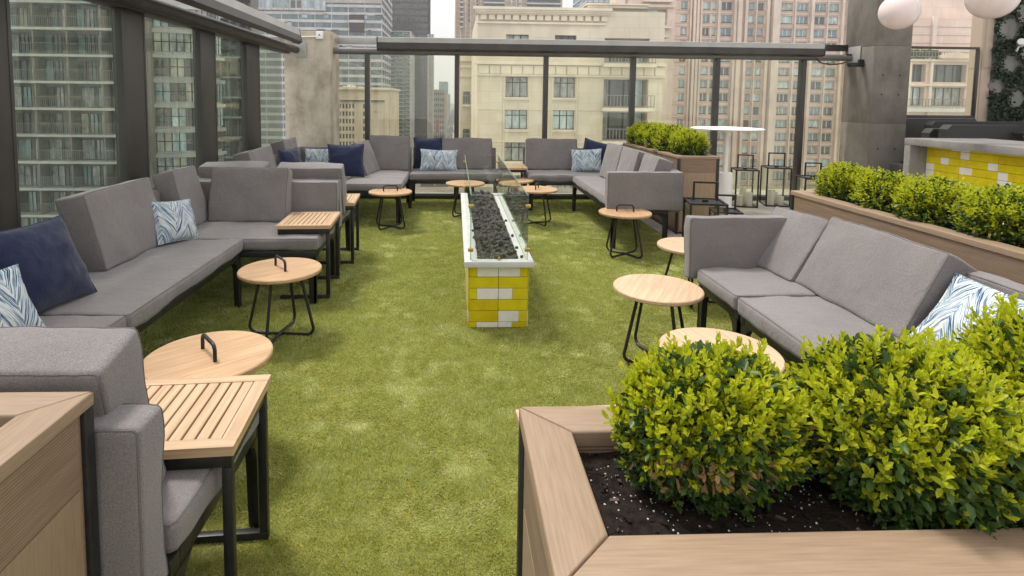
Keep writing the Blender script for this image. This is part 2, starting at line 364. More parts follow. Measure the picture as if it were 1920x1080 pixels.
# ------------------------------------------------------------------ soft goods
def cushion(w, d, h, r=.017, puff=.018, seed=0, piping=True, cell=.017, m='grey_fabric'):
    """box cushion centred on x,y, bottom at z=0; returns body and seam piping"""
    mb = MB(); idx = {}; vs = []; fs = []
    hx, hy, hz = w/2, d/2, h/2; r = min(r, hz*.6)
    def axis(hh, c):
        n = max(2, int(2*(hh-r)/c)); e = [0, .42*r, .73*r]
        return [-hh+q for q in e]+[-hh+r+2*(hh-r)*i/n for i in range(n+1)]+[hh-q for q in reversed(e)]
    AX, AY, AZ = axis(hx, cell), axis(hy, cell), axis(hz, .03)
    nx, ny, nz = len(AX)-1, len(AY)-1, len(AZ)-1
    def P(i, j, k):
        key = (i, j, k)
        if key in idx: return idx[key]
        p = Vector((AX[i], AY[j], AZ[k])); u, v, q = p.x/hx, p.y/hy, p.z/hz
        c = Vector((max(-hx+r, min(hx-r, p.x)), max(-hy+r, min(hy-r, p.y)), max(-hz+r, min(hz-r, p.z))))
        dd = p-c
        if dd.length > 1e-9: p = c+dd.normalized()*r
        e = puff*(1-u**4)*(1-v**4)
        p.z += math.copysign(e, q)*abs(q)
        p.y += math.copysign(puff*.6*(1-u**4)*(1-q**2), v)*abs(v)**3
        p.x += math.copysign(puff*.6*(1-v**4)*(1-q**2), u)*abs(u)**3
        nn = noise.noise(Vector((p.x*5+seed*3.1, p.y*5, p.z*6)))*.010+noise.noise(Vector((p.x*17+seed, p.y*17, p.z*17)))*.0022
        p += Vector((u, v, q))*nn
        ex, ey, ez = hx-abs(p.x), hy-abs(p.y), abs(abs(p.z)-hz)   # gathers where the cloth is sewn to the welt
        if ez < .03 and min(ex, ey) > r*.5:
            along = p.y if ex < ey else p.x
            g_ = math.exp(-min(ex, ey)/.035)*(noise.noise(Vector((along*38+seed*5, seed, 0)))*.006+noise.noise(Vector((along*13, seed*2, 3)))*.004)
            p.z += math.copysign(g_, q)
        p.z += hz
        idx[key] = len(vs); vs.append(p); return idx[key]
    for k in (0, nz):
        for i in range(nx):
            for j in range(ny): fs.append((P(i, j, k), P(i+1, j, k), P(i+1, j+1, k), P(i, j+1, k)))
    for j in (0, ny):
        for i in range(nx):
            for k in range(nz): fs.append((P(i, j, k), P(i+1, j, k), P(i+1, j, k+1), P(i, j, k+1)))
    for i in (0, nx):
        for j in range(ny):
            for k in range(nz): fs.append((P(i, j, k), P(i, j+1, k), P(i, j+1, k+1), P(i, j, k+1)))
    mb.add(vs, fs, m, True)
    pm = MB()
    if piping:
        for k in (0, nz):                                   # follow the rounded edge of the finished body
            ring = [(i, 0) for i in range(2, nx-1)]+[(nx, j) for j in range(2, ny-1)]+[(i, ny) for i in range(nx-2, 1, -1)]+[(0, j) for j in range(ny-2, 1, -1)]
            pts = [vs[idx[(i, j, k)]]+Vector((0, 0, .0008 if k else -.0008)) for i, j in ring]
            pm.tube(pts, .0036, 'shaded_seam_fabric', 5, closed=True)
    mb.piping = pm if piping else None
    return mb
def build_cushion(mb, name, root, loc=(0, 0, 0)):
    o = mb.build(name, root, loc)
    if mb.piping: mb.piping.build('piping', o)
    return o
def pillow(w, h, t, m, seed=0):
    mb = MB(); n = 26; vs = []; fs = []
    for side in (1, -1):
        o = len(vs)
        for j in range(n+1):
            for i in range(n+1):
                u, v = 2*i/n-1, 2*j/n-1
                x = u*w/2*(1-.075*(1-v*v)*(abs(u)**2)); y = v*h/2*(1-.075*(1-u*u)*(abs(v)**2))
                th = (max(0, 1-abs(u)**2.3)**.55)*(max(0, 1-abs(v)**2.3)**.55)
                z = side*t/2*th
                nz = noise.noise(Vector((x*9+seed*2.3, y*9, side*3)))*.016*min(1, th*2.2)+noise.noise(Vector((x*26+seed, y*26, side*5)))*.006*min(1, th*3)
                vs.append((x, y, z+side*nz))
        for j in range(n):
            for i in range(n):
                a = o+j*(n+1)+i; q = (a, a+1, a+n+2, a+n+1)
                fs.append(q if side > 0 else q[::-1])
    mb.add(vs, fs, m, True)
    ring = []
    for k in range(4*n):
        s_, i = divmod(k, n); t = 2*i/n-1
        u, v = ((t, -1), (1, t), (-t, 1), (-1, -t))[s_]
        ring.append((u*w/2*(1-.075*(1-v*v)*(abs(u)**2)), v*h/2*(1-.075*(1-u*u)*(abs(v)**2)), 0))
    mb.tube(ring, .004, m, 5, closed=True)
    return mb

# ------------------------------------------------------------------ sofas
SEAT_B, SEAT_T, PANEL_T = .425, .53, .85
seed_i = [0]
def seat(root, x0, x1, y0, y1):
    seed_i[0] += 1
    c = cushion(x1-x0-.006, y1-y0-.006, SEAT_T-SEAT_B-.010, .024, .010, seed_i[0])
    return build_cushion(c, 'seat_cushion', root, ((x0+x1)/2, (y0+y1)/2, SEAT_B))
def frame(root, x0, x1, y0, y1, legs=((0, 0), (1, 0), (0, 1), (1, 1))):
    mb = MB(); t = .05
    for a in ((x0, x1, y0, y0+t), (x0, x1, y1-t, y1), (x0, x0+t, y0+t, y1-t), (x1-t, x1, y0+t, y1-t)):
        mb.bbox(*a, .372, SEAT_B-.002, 'black_metal', .006)
    mb.box(x0+t, x1-t, y0+t, y1-t, .395, .412, 'black_metal')
    mb.build('frame', root)
    for lx, ly in legs:
        xx, yy = (x1 if lx else x0), (y1 if ly else y0); sx, sy = (-1 if lx else 1), (-1 if ly else 1)
        q = MB()
        for ax in (0, 1):                                   # flat blade pair with a curved gusset into the rail
            pr = [(0, 0), (.05, 0), (.058, .30), (.075, .345), (.115, .3715), (0, .3715)]
            th = .014
            vs = []
            for d in (0, th):
                for a, z in pr:
                    vs.append((xx+sx*(a if ax == 0 else d), yy+sy*(d if ax == 0 else a), z))
            n = len(pr)
            q.add(vs, [tuple(range(n)), tuple(range(n, 2*n))[::-1]]+[(i, i+n, (i+1) % n+n, (i+1) % n) for i in range(n)], 'black_metal')
        q.build('leg', root)
def panel(root, x0, x1, y0, y1, name='back_panel', z0=.40):
    """upholstered low back or arm: a boxed cushion stood on edge so the welts frame its broad faces"""
    seed_i[0] += 1
    lx, ly, hh = x1-x0, y1-y0, PANEL_T-z0
    c = cushion(max(lx, ly), hh, min(lx, ly), .016, .003, seed_i[0], piping=True, cell=.03)
    o = build_cushion(c, name, root)
    t = min(lx, ly)
    o.matrix_world = Tm(((x0+x1)/2, (y0+y1)/2, z0+hh/2)) @ Matrix.Rotation(R(0 if lx > ly else 90), 4, 'Z') @ Matrix.Rotation(R(90), 4, 'X') @ Tm((0, 0, -t/2))
    return o
def back_cushion(root, x, y, face, w=.78, h=.49, t=.17, lean=14, roll=0, z=SEAT_T):
    """x,y = middle of the bottom edge line, face = direction (deg) the cushion looks towards, measured so that 0 looks to -y"""
    seed_i[0] += 1
    c = cushion(w, h, t, .016, .010, seed_i[0])
    o = build_cushion(c, 'back_cushion', root)
    # local: x width, y height, z thickness (front up) -> stand it up
    M = Tm((x, y, z+.004)) @ Matrix.Rotation(R(face), 4, 'Z') @ Matrix.Rotation(R(roll), 4, 'Y') @ Matrix.Rotation(R(-lean), 4, 'X') @ Tm((0, t*.5, h/2)) @ Matrix.Rotation(R(90), 4, 'X') @ Tm((0, 0, -t/2))
    o.matrix_world = M
    return o
SG = 'grey sectional sofas round the turf'
# left sectional, near
A = thing('sectional_sofa', 'long grey U-shaped sectional sofa along the left glass wall, nearest the camera', 'sofa', group=SG)
frame(A, -2.36, -1.63, 2.06, 4.30, ((1, 0), (1, 1), (0, 0), (0, 1)))
frame(A, -2.36, -.71, 1.37, 2.04, ((1, 0), (1, 1)))
frame(A, -2.36, -1.07, 4.32, 5.05, ((1, 0), (1, 1)))
panel(A, -2.46, -2.36, 1.36, 5.06); panel(A, -2.46, -.71, 1.25, 1.355); panel(A, -2.46, -1.06, 5.065, 5.165)
seat(A, -2.34, -.695, 1.375, 2.035); seat(A, -2.34, -1.615, 2.04, 2.785); seat(A, -2.34, -1.605, 2.79, 4.315); seat(A, -2.34, -1.055, 4.32, 5.05)
back_cushion(A, -2.13, 2.33, 90, .78); back_cushion(A, -2.12, 3.83, 90, .74); back_cushion(A, -2.14, 4.76, 88, .38)
back_cushion(A, -1.79, 4.86, 0, .66, .47); back_cushion(A, -1.17, 1.56, 180, .72); back_cushion(A, -1.93, 1.56, 180, .72)
# left sectional, far corner
B = thing('sectional_sofa', 'grey corner sectional sofa in front of the rough concrete column at the far left', 'sofa', group=SG)
frame(B, -2.36, -1.09, 5.30, 5.90, ((1, 0), (1, 1))); frame(B, -2.36, -1.65, 5.92, 7.13, ((1, 1),)); frame(B, -2.36, -.70, 7.19, 8.68, ((1, 0), (1, 1), (0, 0)))
panel(B, -2.46, -2.36, 5.29, 8.72); panel(B, -2.46, -1.06, 5.185, 5.285); panel(B, -2.46, -.68, 8.725, 8.82)
seat(B, -2.34, -1.075, 5.295, 5.91); seat(B, -2.34, -1.63, 5.92, 7.14); seat(B, -2.34, -1.435, 7.15, 8.70); seat(B, -1.425, -.68, 7.15, 8.70)
back_cushion(B, -2.06, 5.53, 180, .60, .475); back_cushion(B, -1.355, 5.52, 180, .60, .47)
back_cushion(B, -2.14, 6.62, 90, .80); back_cushion(B, -2.16, 7.85, 90, .60, .52)
back_cushion(B, -1.00, 8.50, -2, .60, .52, lean=10); back_cushion(B, -1.17, 8.18, 80, .62, .49, lean=22)
# bench against the far glass
Cs = thing('bench_sofa', 'straight grey bench sofa against the far glass wall, facing the fire pit', 'sofa', group=SG)
frame(Cs, -.68, .66, 8.18, 8.84); panel(Cs, -.66, .64, 8.85, 8.94); seat(Cs, -.67, .67, 8.16, 8.84)
back_cushion(Cs, .18, 8.66, 0, .77, .48, lean=10)
# far right corner
D = thing('sectional_sofa', 'grey L-shaped corner sofa beside the far planter box and the far glass', 'sofa', group=SG)
frame(D, 1.08, 2.32, 8.08, 8.84, ((0, 0), (0, 1), (1, 1))); frame(D, 1.70, 2.32, 5.99, 8.06, ((0, 0), (0, 1), (1, 0)))
panel(D, 1.07, 2.44, 8.855, 8.95); panel(D, 2.34, 2.44, 5.99, 8.84); panel(D, 1.62, 2.44, 5.885, 5.985, 'arm', .44)
seat(D, 1.06, 2.33, 8.07, 8.85); seat(D, 1.69, 2.33, 5.995, 8.06)
back_cushion(D, 1.50, 8.66, 0, .80, .48, lean=10)
back_cushion(D, 2.07, 7.66, -86, .60, .49, lean=14); back_cushion(D, 2.08, 7.00, -88, .60, .49, lean=15); back_cushion(D, 2.10, 6.37, -92, .56, .48, lean=18)
# right sofa
Es = thing('sofa', 'grey two-cushion sofa in front of the right-hand planter box, behind the near round tables', 'sofa', group=SG)
frame(Es, 1.60, 2.28, 3.04, 3.56); frame(Es, 1.60, 2.28, 1.62, 3.02)
panel(Es, 2.30, 2.40, 1.62, 3.56); panel(Es, 1.535, 2.40, 3.57, 3.665, 'arm', .44); panel(Es, 1.58, 2.40, 1.51, 1.61, 'arm', .44)
seat(Es, 1.575, 2.29, 3.035, 3.565); seat(Es, 1.575, 2.29, 1.615, 3.03)
back_cushion(Es, 1.99, 3.49, -84, .50, .44, lean=33); back_cushion(Es, 2.03, 2.83, -91, .83, .45, lean=27)

# ------------------------------------------------------------------ loose pillows
def put_pillow(kind, label, x, y, face, lean, w=None, h=None, roll=0, z=SEAT_T, group=None):
    seed_i[0] += 1
    if kind == 'navy': w = w or .46; h = h or .46; t = .17; m = 'navy_fabric'
    else: w = w or .50; h = h or .29; t = .15; m = 'streaked_fabric'
    o = pillow(w, h, t, m, seed_i[0]).build('throw_pillow')
    tag(o, label, 'pillow', 'navy throw pillows' if kind == 'navy' else 'blue and white streaked lumbar pillows')
    o.matrix_world = Tm((x, y, z)) @ Matrix.Rotation(R(face), 4, 'Z') @ Matrix.Rotation(R(-lean), 4, 'X') @ Matrix.Rotation(R(roll), 4, 'Y') @ Tm((0, 0, h/2)) @ Matrix.Rotation(R(90), 4, 'X')
    return o
put_pillow('navy', 'large navy throw pillow leaning on the near end of the left sectional', -2.0, 2.87, 80, 25, .48, .46)
put_pillow('stripe', 'blue and white streaked pillow nearest the left edge, beside the large navy pillow', -1.895, 2.315, 75, 28, .50, .34)
put_pillow('stripe', 'streaked pillow wedged beside two grey back cushions on the left sectional', -2.03, 4.19, 68, 22, .35, .32, roll=6)
put_pillow('navy', 'navy pillow tip peeking over a cushion against the left glass', -2.16, 5.62, 90, 10, .44, .44)
put_pillow('navy', 'navy pillow between two grey back cushions at the far left glass', -2.02, 7.28, 75, 18, .44, .44)
put_pillow('stripe', 'streaked lumbar pillow lying below the rough concrete column', -1.98, 8.50, 3, 15, .56, .32)
put_pillow('navy', 'square navy pillow on the far corner seat, below the rough tan column', -1.48, 7.68, 10, 16, .49, .46)
put_pillow('navy', 'navy pillow tucked behind a streaked pillow at the centre of the far glass', -.42, 8.72, 0, 8, .46, .48)
put_pillow('stripe', 'streaked lumbar pillow in front of a navy pillow on the straight bench', -.25, 8.45, 4, 20, .56, .33, roll=2)
put_pillow('navy', 'navy pillow tilted in the corner of the far right sofa', 2.13, 8.72, -10, 10, .44, .46, roll=14)
put_pillow('stripe', 'streaked pillow in front of the tilted navy pillow on the far right sofa', 1.98, 8.40, -18, 20, .46, .36, roll=-4)
put_pillow('stripe', 'big streaked pillow on the right sofa, behind the near boxwood bushes', 2.04, 2.085, -86, 36, .62, .38, roll=2)

# ------------------------------------------------------------------ tables
def round_table(label, x, y, rz=0, handle=True, r=.268, topm='oak_y', h=.46):
    t = thing('round_side_table', label, 'table', (x, y, 0), rz, 'round wooden side tables on black rod legs')
    mb = MB(); mb.lathe([(r*.4, h-.026), (r-.006, h-.026), (r, h-.020), (r, h-.005), (r-.005, h), (r*.6, h), (.01, h)], topm, 64)
    mb.build('table_top', t)
    lg = MB()
    for k in range(2):                                     # two bent rods crossing at the floor
        a = k*math.pi/2+math.pi/4; c, s_ = math.cos(a), math.sin(a)
        P = [(-.135, h-.03)]
        for q in range(1, 6):
            an = q/5; P.append((-.135-.095*an*.92, h-.03-(h-.09)*an))
        for q in range(1, 6):
            an = q/5*math.pi/2; P.append((-.2224+.05*(1-math.cos(an)), .060-.049*math.sin(an)))
        left = P; path = left+[(0, .011+.012*k)]+[(-a_, z_) for a_, z_ in reversed(left)]
        lg.tube([(c*u, s_*u, z_) for u, z_ in path], .0102, 'black_metal', 8)
    lg.lathe([(.15, h-.034), (.15, h-.0262)], 'black_metal', 24)
    lg.build('leg_frame', t)
    if handle:
        hb = MB(); pts = [(-.085, 0, h-.005), (-.085, 0, h+.04)]
        for q in range(1, 6):
            an = math.pi/2*q/5; pts.append((-.085+.03*(1-math.cos(an)), 0, h+.04+.03*math.sin(an)))
        pts = pts+[(-p[0], 0, p[2]) for p in reversed(pts)]
        hb.tube(pts, .0085, 'black_metal', 10); hb.build('handle', t)
    return t
round_table('round oak table with a black handle, touching the largest slatted table', -1.085, 2.47, R(-50))
round_table('round oak table with a black handle, in front of the long left seat cushion', -1.165, 3.76, R(-52))
round_table('round oak table with its handle seen broadside, near the far left corner seat', -.80, 6.98, R(12))
round_table('round oak table just behind the far left corner of the fire pit', .14, 7.72, R(85))
round_table('round table seen through the fire pit glass, nearest the far slatted table', .86, 8.05, R(70), False)
round_table('round oak table with a handle just right of the fire pit glass', 1.06, 7.22, R(70))
round_table('round oak table with a broad handle, before the arm of the L-shaped sofa', 1.765, 5.73, R(-8))
round_table('round table half hidden behind the arm of the right-hand sofa, without a handle', 1.90, 4.38, R(25), False, topm='pale_oak_y')
round_table('pale round table without a handle, beside the right-hand sofa and clear of the bushes', 1.255, 3.365, R(-30), False, topm='pale_oak_y')
round_table('pale round table partly hidden by the nearest boxwood bush', 1.225, 2.48, R(10), False, topm='pale_oak_y')

def slat_table(label, x, y, rz, w=.42, d=.53, h=.60, mat='teak', along='y'):
    """C-shaped table; open side towards -x"""
    t = thing('slatted_side_table', label, 'table', (x, y, 0), rz, 'slatted teak C-tables over the sofa seats')
    top = MB(); b = .045; z0, z1 = h-.028, h; mx, my = mat+'_x', mat+'_y'
    X, Y = w/2, d/2
    for sgn in (-1, 1):
        top.prism([(-X, z0), (X, z0), (X, z1), (-X, z1)], sgn*Y-(b if sgn > 0 else 0), sgn*Y+(b if sgn < 0 else 0), mx)
        top.box(sgn*X-(b if sgn > 0 else 0), sgn*X+(b if sgn < 0 else 0), -Y+b+.001, Y-b-.001, z0, z1-.0005, my)
    n = 9; iw = w-2*b
    for i in range(n):
        a = -X+b+iw*i/n; top.bbox(a+.003, a+iw/n-.003, -Y+b+.001, Y-b-.001, z0+.006, z1-.001, my, .002, seg=1)
    top.build('slatted_top', t)
    fr = MB(); q = .03
    for sgn in (-1, 1):
        yc = sgn*(Y-.03)
        fr.bbox(-X+.01, X-.01, yc-q/2, yc+q/2, z0-.045, z0-.001, 'black_metal', .004)
        fr.bbox(X-.01-q, X-.01, yc-q/2, yc+q/2, .0301, z0-.0452, 'black_metal', .004)
        fr.bbox(-X+.02, X-.01, yc-q/2, yc+q/2, 0, .03, 'black_metal', .004)
    fr.bbox(-X+.012, -X+.012+q, -Y+.0455, Y-.0455, z0-.044, z0-.002, 'black_metal', .004)
    fr.bbox(X-.0385, X-.0115, -Y+.0455, Y-.0455, z0-.044, z0-.002, 'black_metal', .004)
    fr.build('frame', t)
    return t
slat_table('largest slatted teak table, over the grey seat beside the bare planter', -.865, 1.775, R(4), .44, .43)
slat_table('slatted teak table over the far end of the near left sectional', -1.205, 4.70, R(3), .42, .55)
slat_table('half hidden slatted table just behind another slatted table on the left side', -1.19, 5.66, R(4), .42, .55)
slat_table('slatted table filling the gap between the straight bench and the far right sofa', .865, 8.40, R(90), .50, .38, .62, 'teak')
slat_table('slatted table mostly hidden behind the left corner of the near right planter', .44, 1.56, R(184), .45, .42)

# ------------------------------------------------------------------ fire pit
def tiled(mb, n_u, n_v, tw, th, place, pattern, g=.004, depth=.006, cut_top=None):
    """tiles as thin boxes; place(u0,u1,v0,v1,m) adds one"""
    for (u0, u1, v0, v1, k) in pattern: place(u0+g/2, u1-g/2, v0+g/2, v1-g/2, ('yellow_tile', 'white_tile', 'deep_yellow_tile')[k])
FP = thing('fire_pit', 'long fire pit with yellow and white tiles and glass guards on the turf', 'fire pit', (.3085, 3.80, 0))
px0, px1, py0, py1 = -.2045, .2045, .063, 2.80
body = MB(); body.box(px0, px1, py0, py1, 0, .449, 'grout'); body.build('body', FP)
cl = MB()
rows = []; z = .449
for k in range(6): rows.append((max(.004, z-.081), z)); z -= .081
front = [[(0, .13, 0), (.13, .5, 1), (.5, .87, 1), (.87, 1, 0)], [(0, .5, 0), (.5, 1, 0)], [(0, .13, 0), (.13, .5, 1), (.5, .74, 1), (.74, 1, 0)],
         [(0, .5, 2), (.5, 1, 0)], [(0, .5, 2), (.5, .86, 1), (.86, 1, 0)], [(0, .13, 0), (.13, .5, 1), (.5, .74, 1), (.74, 1, 2)]]
def fr_tile(u0, u1, v0, v1, m):
    cl.bbox(px0+u0*.409, px0+u1*.409, py0-.006, py0+.001, v0, v1, m, .0015, seg=1)
for (v0, v1), segs in zip(rows, front):
    for u0, u1, k in segs: cl.bbox(px0+u0*.409+.0015, px0+u1*.409-(.0018 if u1 in (.5, 1) else .0), py0-.007, py0+.001, v0+.002, v1-.002, ('yellow_tile', 'white_tile', 'deep_yellow_tile')[k], .001, seg=1)
tr = random.Random(3)
for side in (0, 1):
    xs = (px0-.007, px0+.001) if side == 0 else (px1-.001, px1+.007)
    for v0, v1 in rows:
        y = py0
        while y < py1-.01:
            ln = min(.2, py1-y); cut = tr.choice((0, 0, .06, .1, .14)); 
            if cut and cut < ln:
                w_first = tr.random() < .5
                cl.box(*xs, y+.002, y+cut, v0+.002, v1-.002, 'white_tile' if w_first else 'yellow_tile'); cl.box(*xs, y+cut, y+ln-.002, v0+.002, v1-.002, 'yellow_tile' if w_first else 'white_tile')
            else: cl.box(*xs, y+.002, y+ln-.002, v0+.002, v1-.002, tr.choice(('yellow_tile', 'yellow_tile', 'deep_yellow_tile')))
            y += .2
cl.build('tile_cladding', FP)
sl = MB(); sx, zt = .2405, .491
hx, hy0, hy1 = .145, .075, 2.80
sl.bbox(-sx, sx, 0, hy0, .45, zt, 'slab_concrete', .004); sl.bbox(-sx, sx, hy1, 2.88, .45, zt, 'slab_concrete', .004)
sl.bbox(-sx, -hx, hy0+.001, hy1-.001, .4505, zt-.0005, 'slab_concrete', .004); sl.bbox(hx, sx, hy0+.001, hy1-.001, .4505, zt-.0005, 'slab_concrete', .004)
sl.box(-hx, hx, hy0, hy1, .452, .458, 'black_metal')
sl.build('coping_slab', FP)
jn = MB()
for sgn in (-1, 1): jn.box(sgn*.192-.0012, sgn*.192+.0012, .05, 2.83, zt-.001, zt+.0008, 'grout')
jn.build('joint_line', FP)
gx, gy0, gy1, gz0, gz1 = .197, .045, 2.835, zt+.002, .945
for nm, (a, b_, c, d_) in (('glass_panel', (-gx, gx, gy0-.004, gy0+.004)), ('glass_panel', (-gx, gx, gy1-.004, gy1+.004)), ('glass_panel', (-gx-.004, -gx+.004, gy0+.008, gy1-.008)), ('glass_panel', (gx-.004, gx+.004, gy0+.008, gy1-.008))):
    g = MB(); g.box(a, b_, c, d_, gz0, gz1, 'pit_glass')
    e = .0022                                             # polished edges catch the light
    if b_-a > .1:
        g.box(a, b_, c, d_, gz1+.0002, gz1+e, 'glass_edge')
        for xx in (a-e, b_+.0002): g.box(xx, xx+e, c, d_, gz0, gz1, 'glass_edge')
    else:
        g.box(a, b_, c, d_, gz1+.0002, gz1+e, 'glass_edge')
    g.build(nm, FP)
for gy in (gy0, gy1):
    for sgn in (-1, 1):
        for zz in (gz0+.07, gz1-.075):
            k = MB(); k.bbox(sgn*gx-.018, sgn*gx+.018, gy-.010, gy+.012, zz-.012, zz+.012, 'brass', .003); k.build('glass_clip', FP)
k = MB(); k.bbox(-.007, .007, gy0-.010, gy0+.010, gz0-.001, gz0+.02, 'brass', .002); k.build('glass_clip', FP)
def lava():
    bm = bmesh.new(); bmesh.ops.create_icosphere(bm, subdivisions=3, radius=1)
    base = np.array([v.co[:] for v in bm.verts]); fc = np.array([[v.index for v in f.verts] for f in bm.faces]); bm.free()
    g = np.random.default_rng(5); rocks = []
    for k in range(14):
        off = Vector(g.uniform(0, 60, 3))
        d = np.array([noise.noise(Vector(b_)*1.5+off)*.50+abs(noise.noise(Vector(b_)*3.6+off))*-.42+noise.noise(Vector(b_)*9+off)*.13 for b_ in base])
        rocks.append(base*(1.08+d[:, None]))
    V = []; Fc = []; o = 0
    def put(c, r):
        nonlocal o
        q = g.normal(size=4); q /= np.linalg.norm(q); w_, x_, y_, z_ = q
        M = np.array([[1-2*(y_*y_+z_*z_), 2*(x_*y_-z_*w_), 2*(x_*z_+y_*w_)], [2*(x_*y_+z_*w_), 1-2*(x_*x_+z_*z_), 2*(y_*z_-x_*w_)], [2*(x_*z_-y_*w_), 2*(y_*z_+x_*w_), 1-2*(x_*x_+y_*y_)]])
        p = rocks[int(g.integers(0, 14))]*np.array([g.uniform(.8, 1.25), g.uniform(.8, 1.2), g.uniform(.7, 1.0)])
        V.append((p @ M.T)*r+np.array(c)); Fc.append(fc+o); o += len(base)
    for layer in (0, 1):
        st = .044 if layer == 0 else .052
        for y in np.arange(hy0+.025, hy1-.02, st):
            for x in np.arange(-hx+.026, hx-.02, st):
                if layer and g.random() < .30: continue
                put((np.clip(x+g.normal(0, .010), -hx+.024, hx-.024), y+g.normal(0, .010), .474+layer*.026+g.uniform(-.006, .012)), g.uniform(.018, .036))
    for (x, y) in ((.158, .35), (.165, .10), (-.156, .9), (.160, 1.3), (.162, .72)): put((x, y, zt+.008), .011)
    ob = np_mesh('lava_rocks', np.vstack(V), np.vstack(Fc), ['lava'], loc=(.3085, 3.80, 0))
    tag(ob, 'dark grey lava rocks filling the trough of the fire pit', 'rocks', kind='stuff')
lava()

# ------------------------------------------------------------------ planters
def planter(label, x0, x1, y0, y1, h=.95, rim=.095, long='y', posts=True):
    t = thing('planter_box', label, 'planter', (x0, y0, 0), 0, 'composite wood planter boxes')
    W, L = x1-x0, y1-y0; e = .012
    b = MB(); th = .03
    b.box(e, W-e, e, e+th, .02, h-.03, 'reeded_wood'); b.box(e, W-e, L-e-th, L-e, .02, h-.03, 'reeded_wood')
    b.box(e, e+th, e+th, L-e-th, .02, h-.03, 'reeded_wood'); b.box(W-e-th, W-e, e+th, L-e-th, .02, h-.03, 'reeded_wood')
    for ex0, ex1, ey0, ey1 in ((e-.004, e, e+.03, L-e-.03), (W-e, W-e+.004, e+.03, L-e-.03), (e+.03, W-e-.03, e-.004, e), (e+.03, W-e-.03, L-e, L-e+.004)):
        b.box(ex0, ex1, ey0, ey1, .06, h-.20, 'composite_wood_z')           # smooth lower boards under the reeded top board
        b.box(ex0, ex1, ey0, ey1, h-.195, h-.031, 'reeded_wood')
    b.build('box_wall', t)
    r = MB(); z0, z1 = h-.03, h; o = .0
    def miter(pts, m, bev=.006):
        bm = bmesh.new(); vs = [bm.verts.new((p[0], p[1], z0)) for p in pts]; f = bm.faces.new(vs)
        ex = bmesh.ops.extrude_face_region(bm, geom=[f]); 
        for v in ex['geom']:
            if isinstance(v, bmesh.types.BMVert): v.co.z = z1
        bmesh.ops.bevel(bm, geom=[ed for ed in bm.edges if abs(ed.verts[0].co.z-z1) < 1e-6 and abs(ed.verts[1].co.z-z1) < 1e-6], offset=bev, segments=3, affect='EDGES', profile=.5)
        r.bm(bm, m, None, True)
    g = .0008; q = rim
    miter([(g, 0), (W-g, 0), (W-q-g, q), (q+g, q)], 'composite_wood_x'); miter([(g, L), (q+g, L-q), (W-q-g, L-q), (W-g, L)], 'composite_wood_x')
    miter([(0, g), (q, q+g), (q, L-q-g), (0, L-g)], 'composite_wood_y'); miter([(W, g), (W, L-g), (W-q, L-q-g), (W-q, q+g)], 'composite_wood_y')
    r.build('rim', t)
    ps = [(e-.012, e-.012), (W-e-.018, e-.012), (e-.012, L-e-.018), (W-e-.018, L-e-.018)]
    for a, c in ps:
        p = MB(); p.bbox(a, a+.03, c, c+.03, 0, h-.0305, 'black_metal', .003); p.build('corner_post', t)
    # inner lining and soil
    ln = MB()
    for a in ((q-.01, q, q, L-q), (W-q, W-q+.01, q, L-q), (q, W-q, q-.01, q), (q, W-q, L-q, L-q+.01)): ln.box(*a, h-.16, h-.0302, 'reeded_wood')
    ln.build('lining', t)
    s_ = MB(); nx, ny = max(6, int(W/.025)), max(6, int(L/.025)); vs = []; fs = []
    for j in range(ny+1):
        for i in range(nx+1):
            x, y = q-.02+(W-2*q+.04)*i/nx, q-.02+(L-2*q+.04)*j/ny
            vs.append((x, y, h-.048+noise.noise(Vector((x*9+x0, y*9, 1)))*.014+noise.noise(Vector((x*35+x0, y*35, 4)))*.010))
    for j in range(ny):
        for i in range(nx): a = j*(nx+1)+i; fs.append((a, a+1, a+nx+2, a+nx+1))
    s_.add(vs, fs, 'soil', True)
    g_ = random.Random(int(x0*100+50))
    for k in range(int(W*L*2600)):
        x, y = g_.uniform(q+.005, W-q-.005), g_.uniform(q+.005, L-q-.005)
        zz = h-.048+noise.noise(Vector((x*9+x0, y*9, 1)))*.014+noise.noise(Vector((x*35+x0, y*35, 4)))*.010
        kind = g_.random()
        bm = bmesh.new()
        if kind < .55:
            bmesh.ops.create_icosphere(bm, subdivisions=1, radius=g_.choice((.0007, .0008, .001, .0012, .0019))); s_.bm(bm, 'perlite', Tm((x, y, zz+.001)))
        else:
            bmesh.ops.create_cube(bm, size=1); sc = g_.choice((.004, .006, .008, .016))
            s_.bm(bm, 'bark_chip' if kind < .72 else 'soil', Tm((x, y, zz+.002), g_.uniform(-.5, .5), g_.uniform(-.5, .5), g_.uniform(0, 6)) @ Matrix.Diagonal((sc, sc*.4, .002, 1)))
    s_.build('soil', t)
    return t
planter('wood planter box with bare soil, against the nearest grey sofa back', -2.3, -.795, .76, 1.235)
planter('wide wood planter box in the near right with large boxwood bushes', .14, 1.50, .70, 1.155)
planter('long wood planter box behind the right-hand sofa, with a row of boxwood', 2.51, 2.98, 1.72, 4.10)
planter('wood planter box with boxwood beside the far right corner sofa, near the far glass', 2.68, 3.19, 6.67, 8.93)

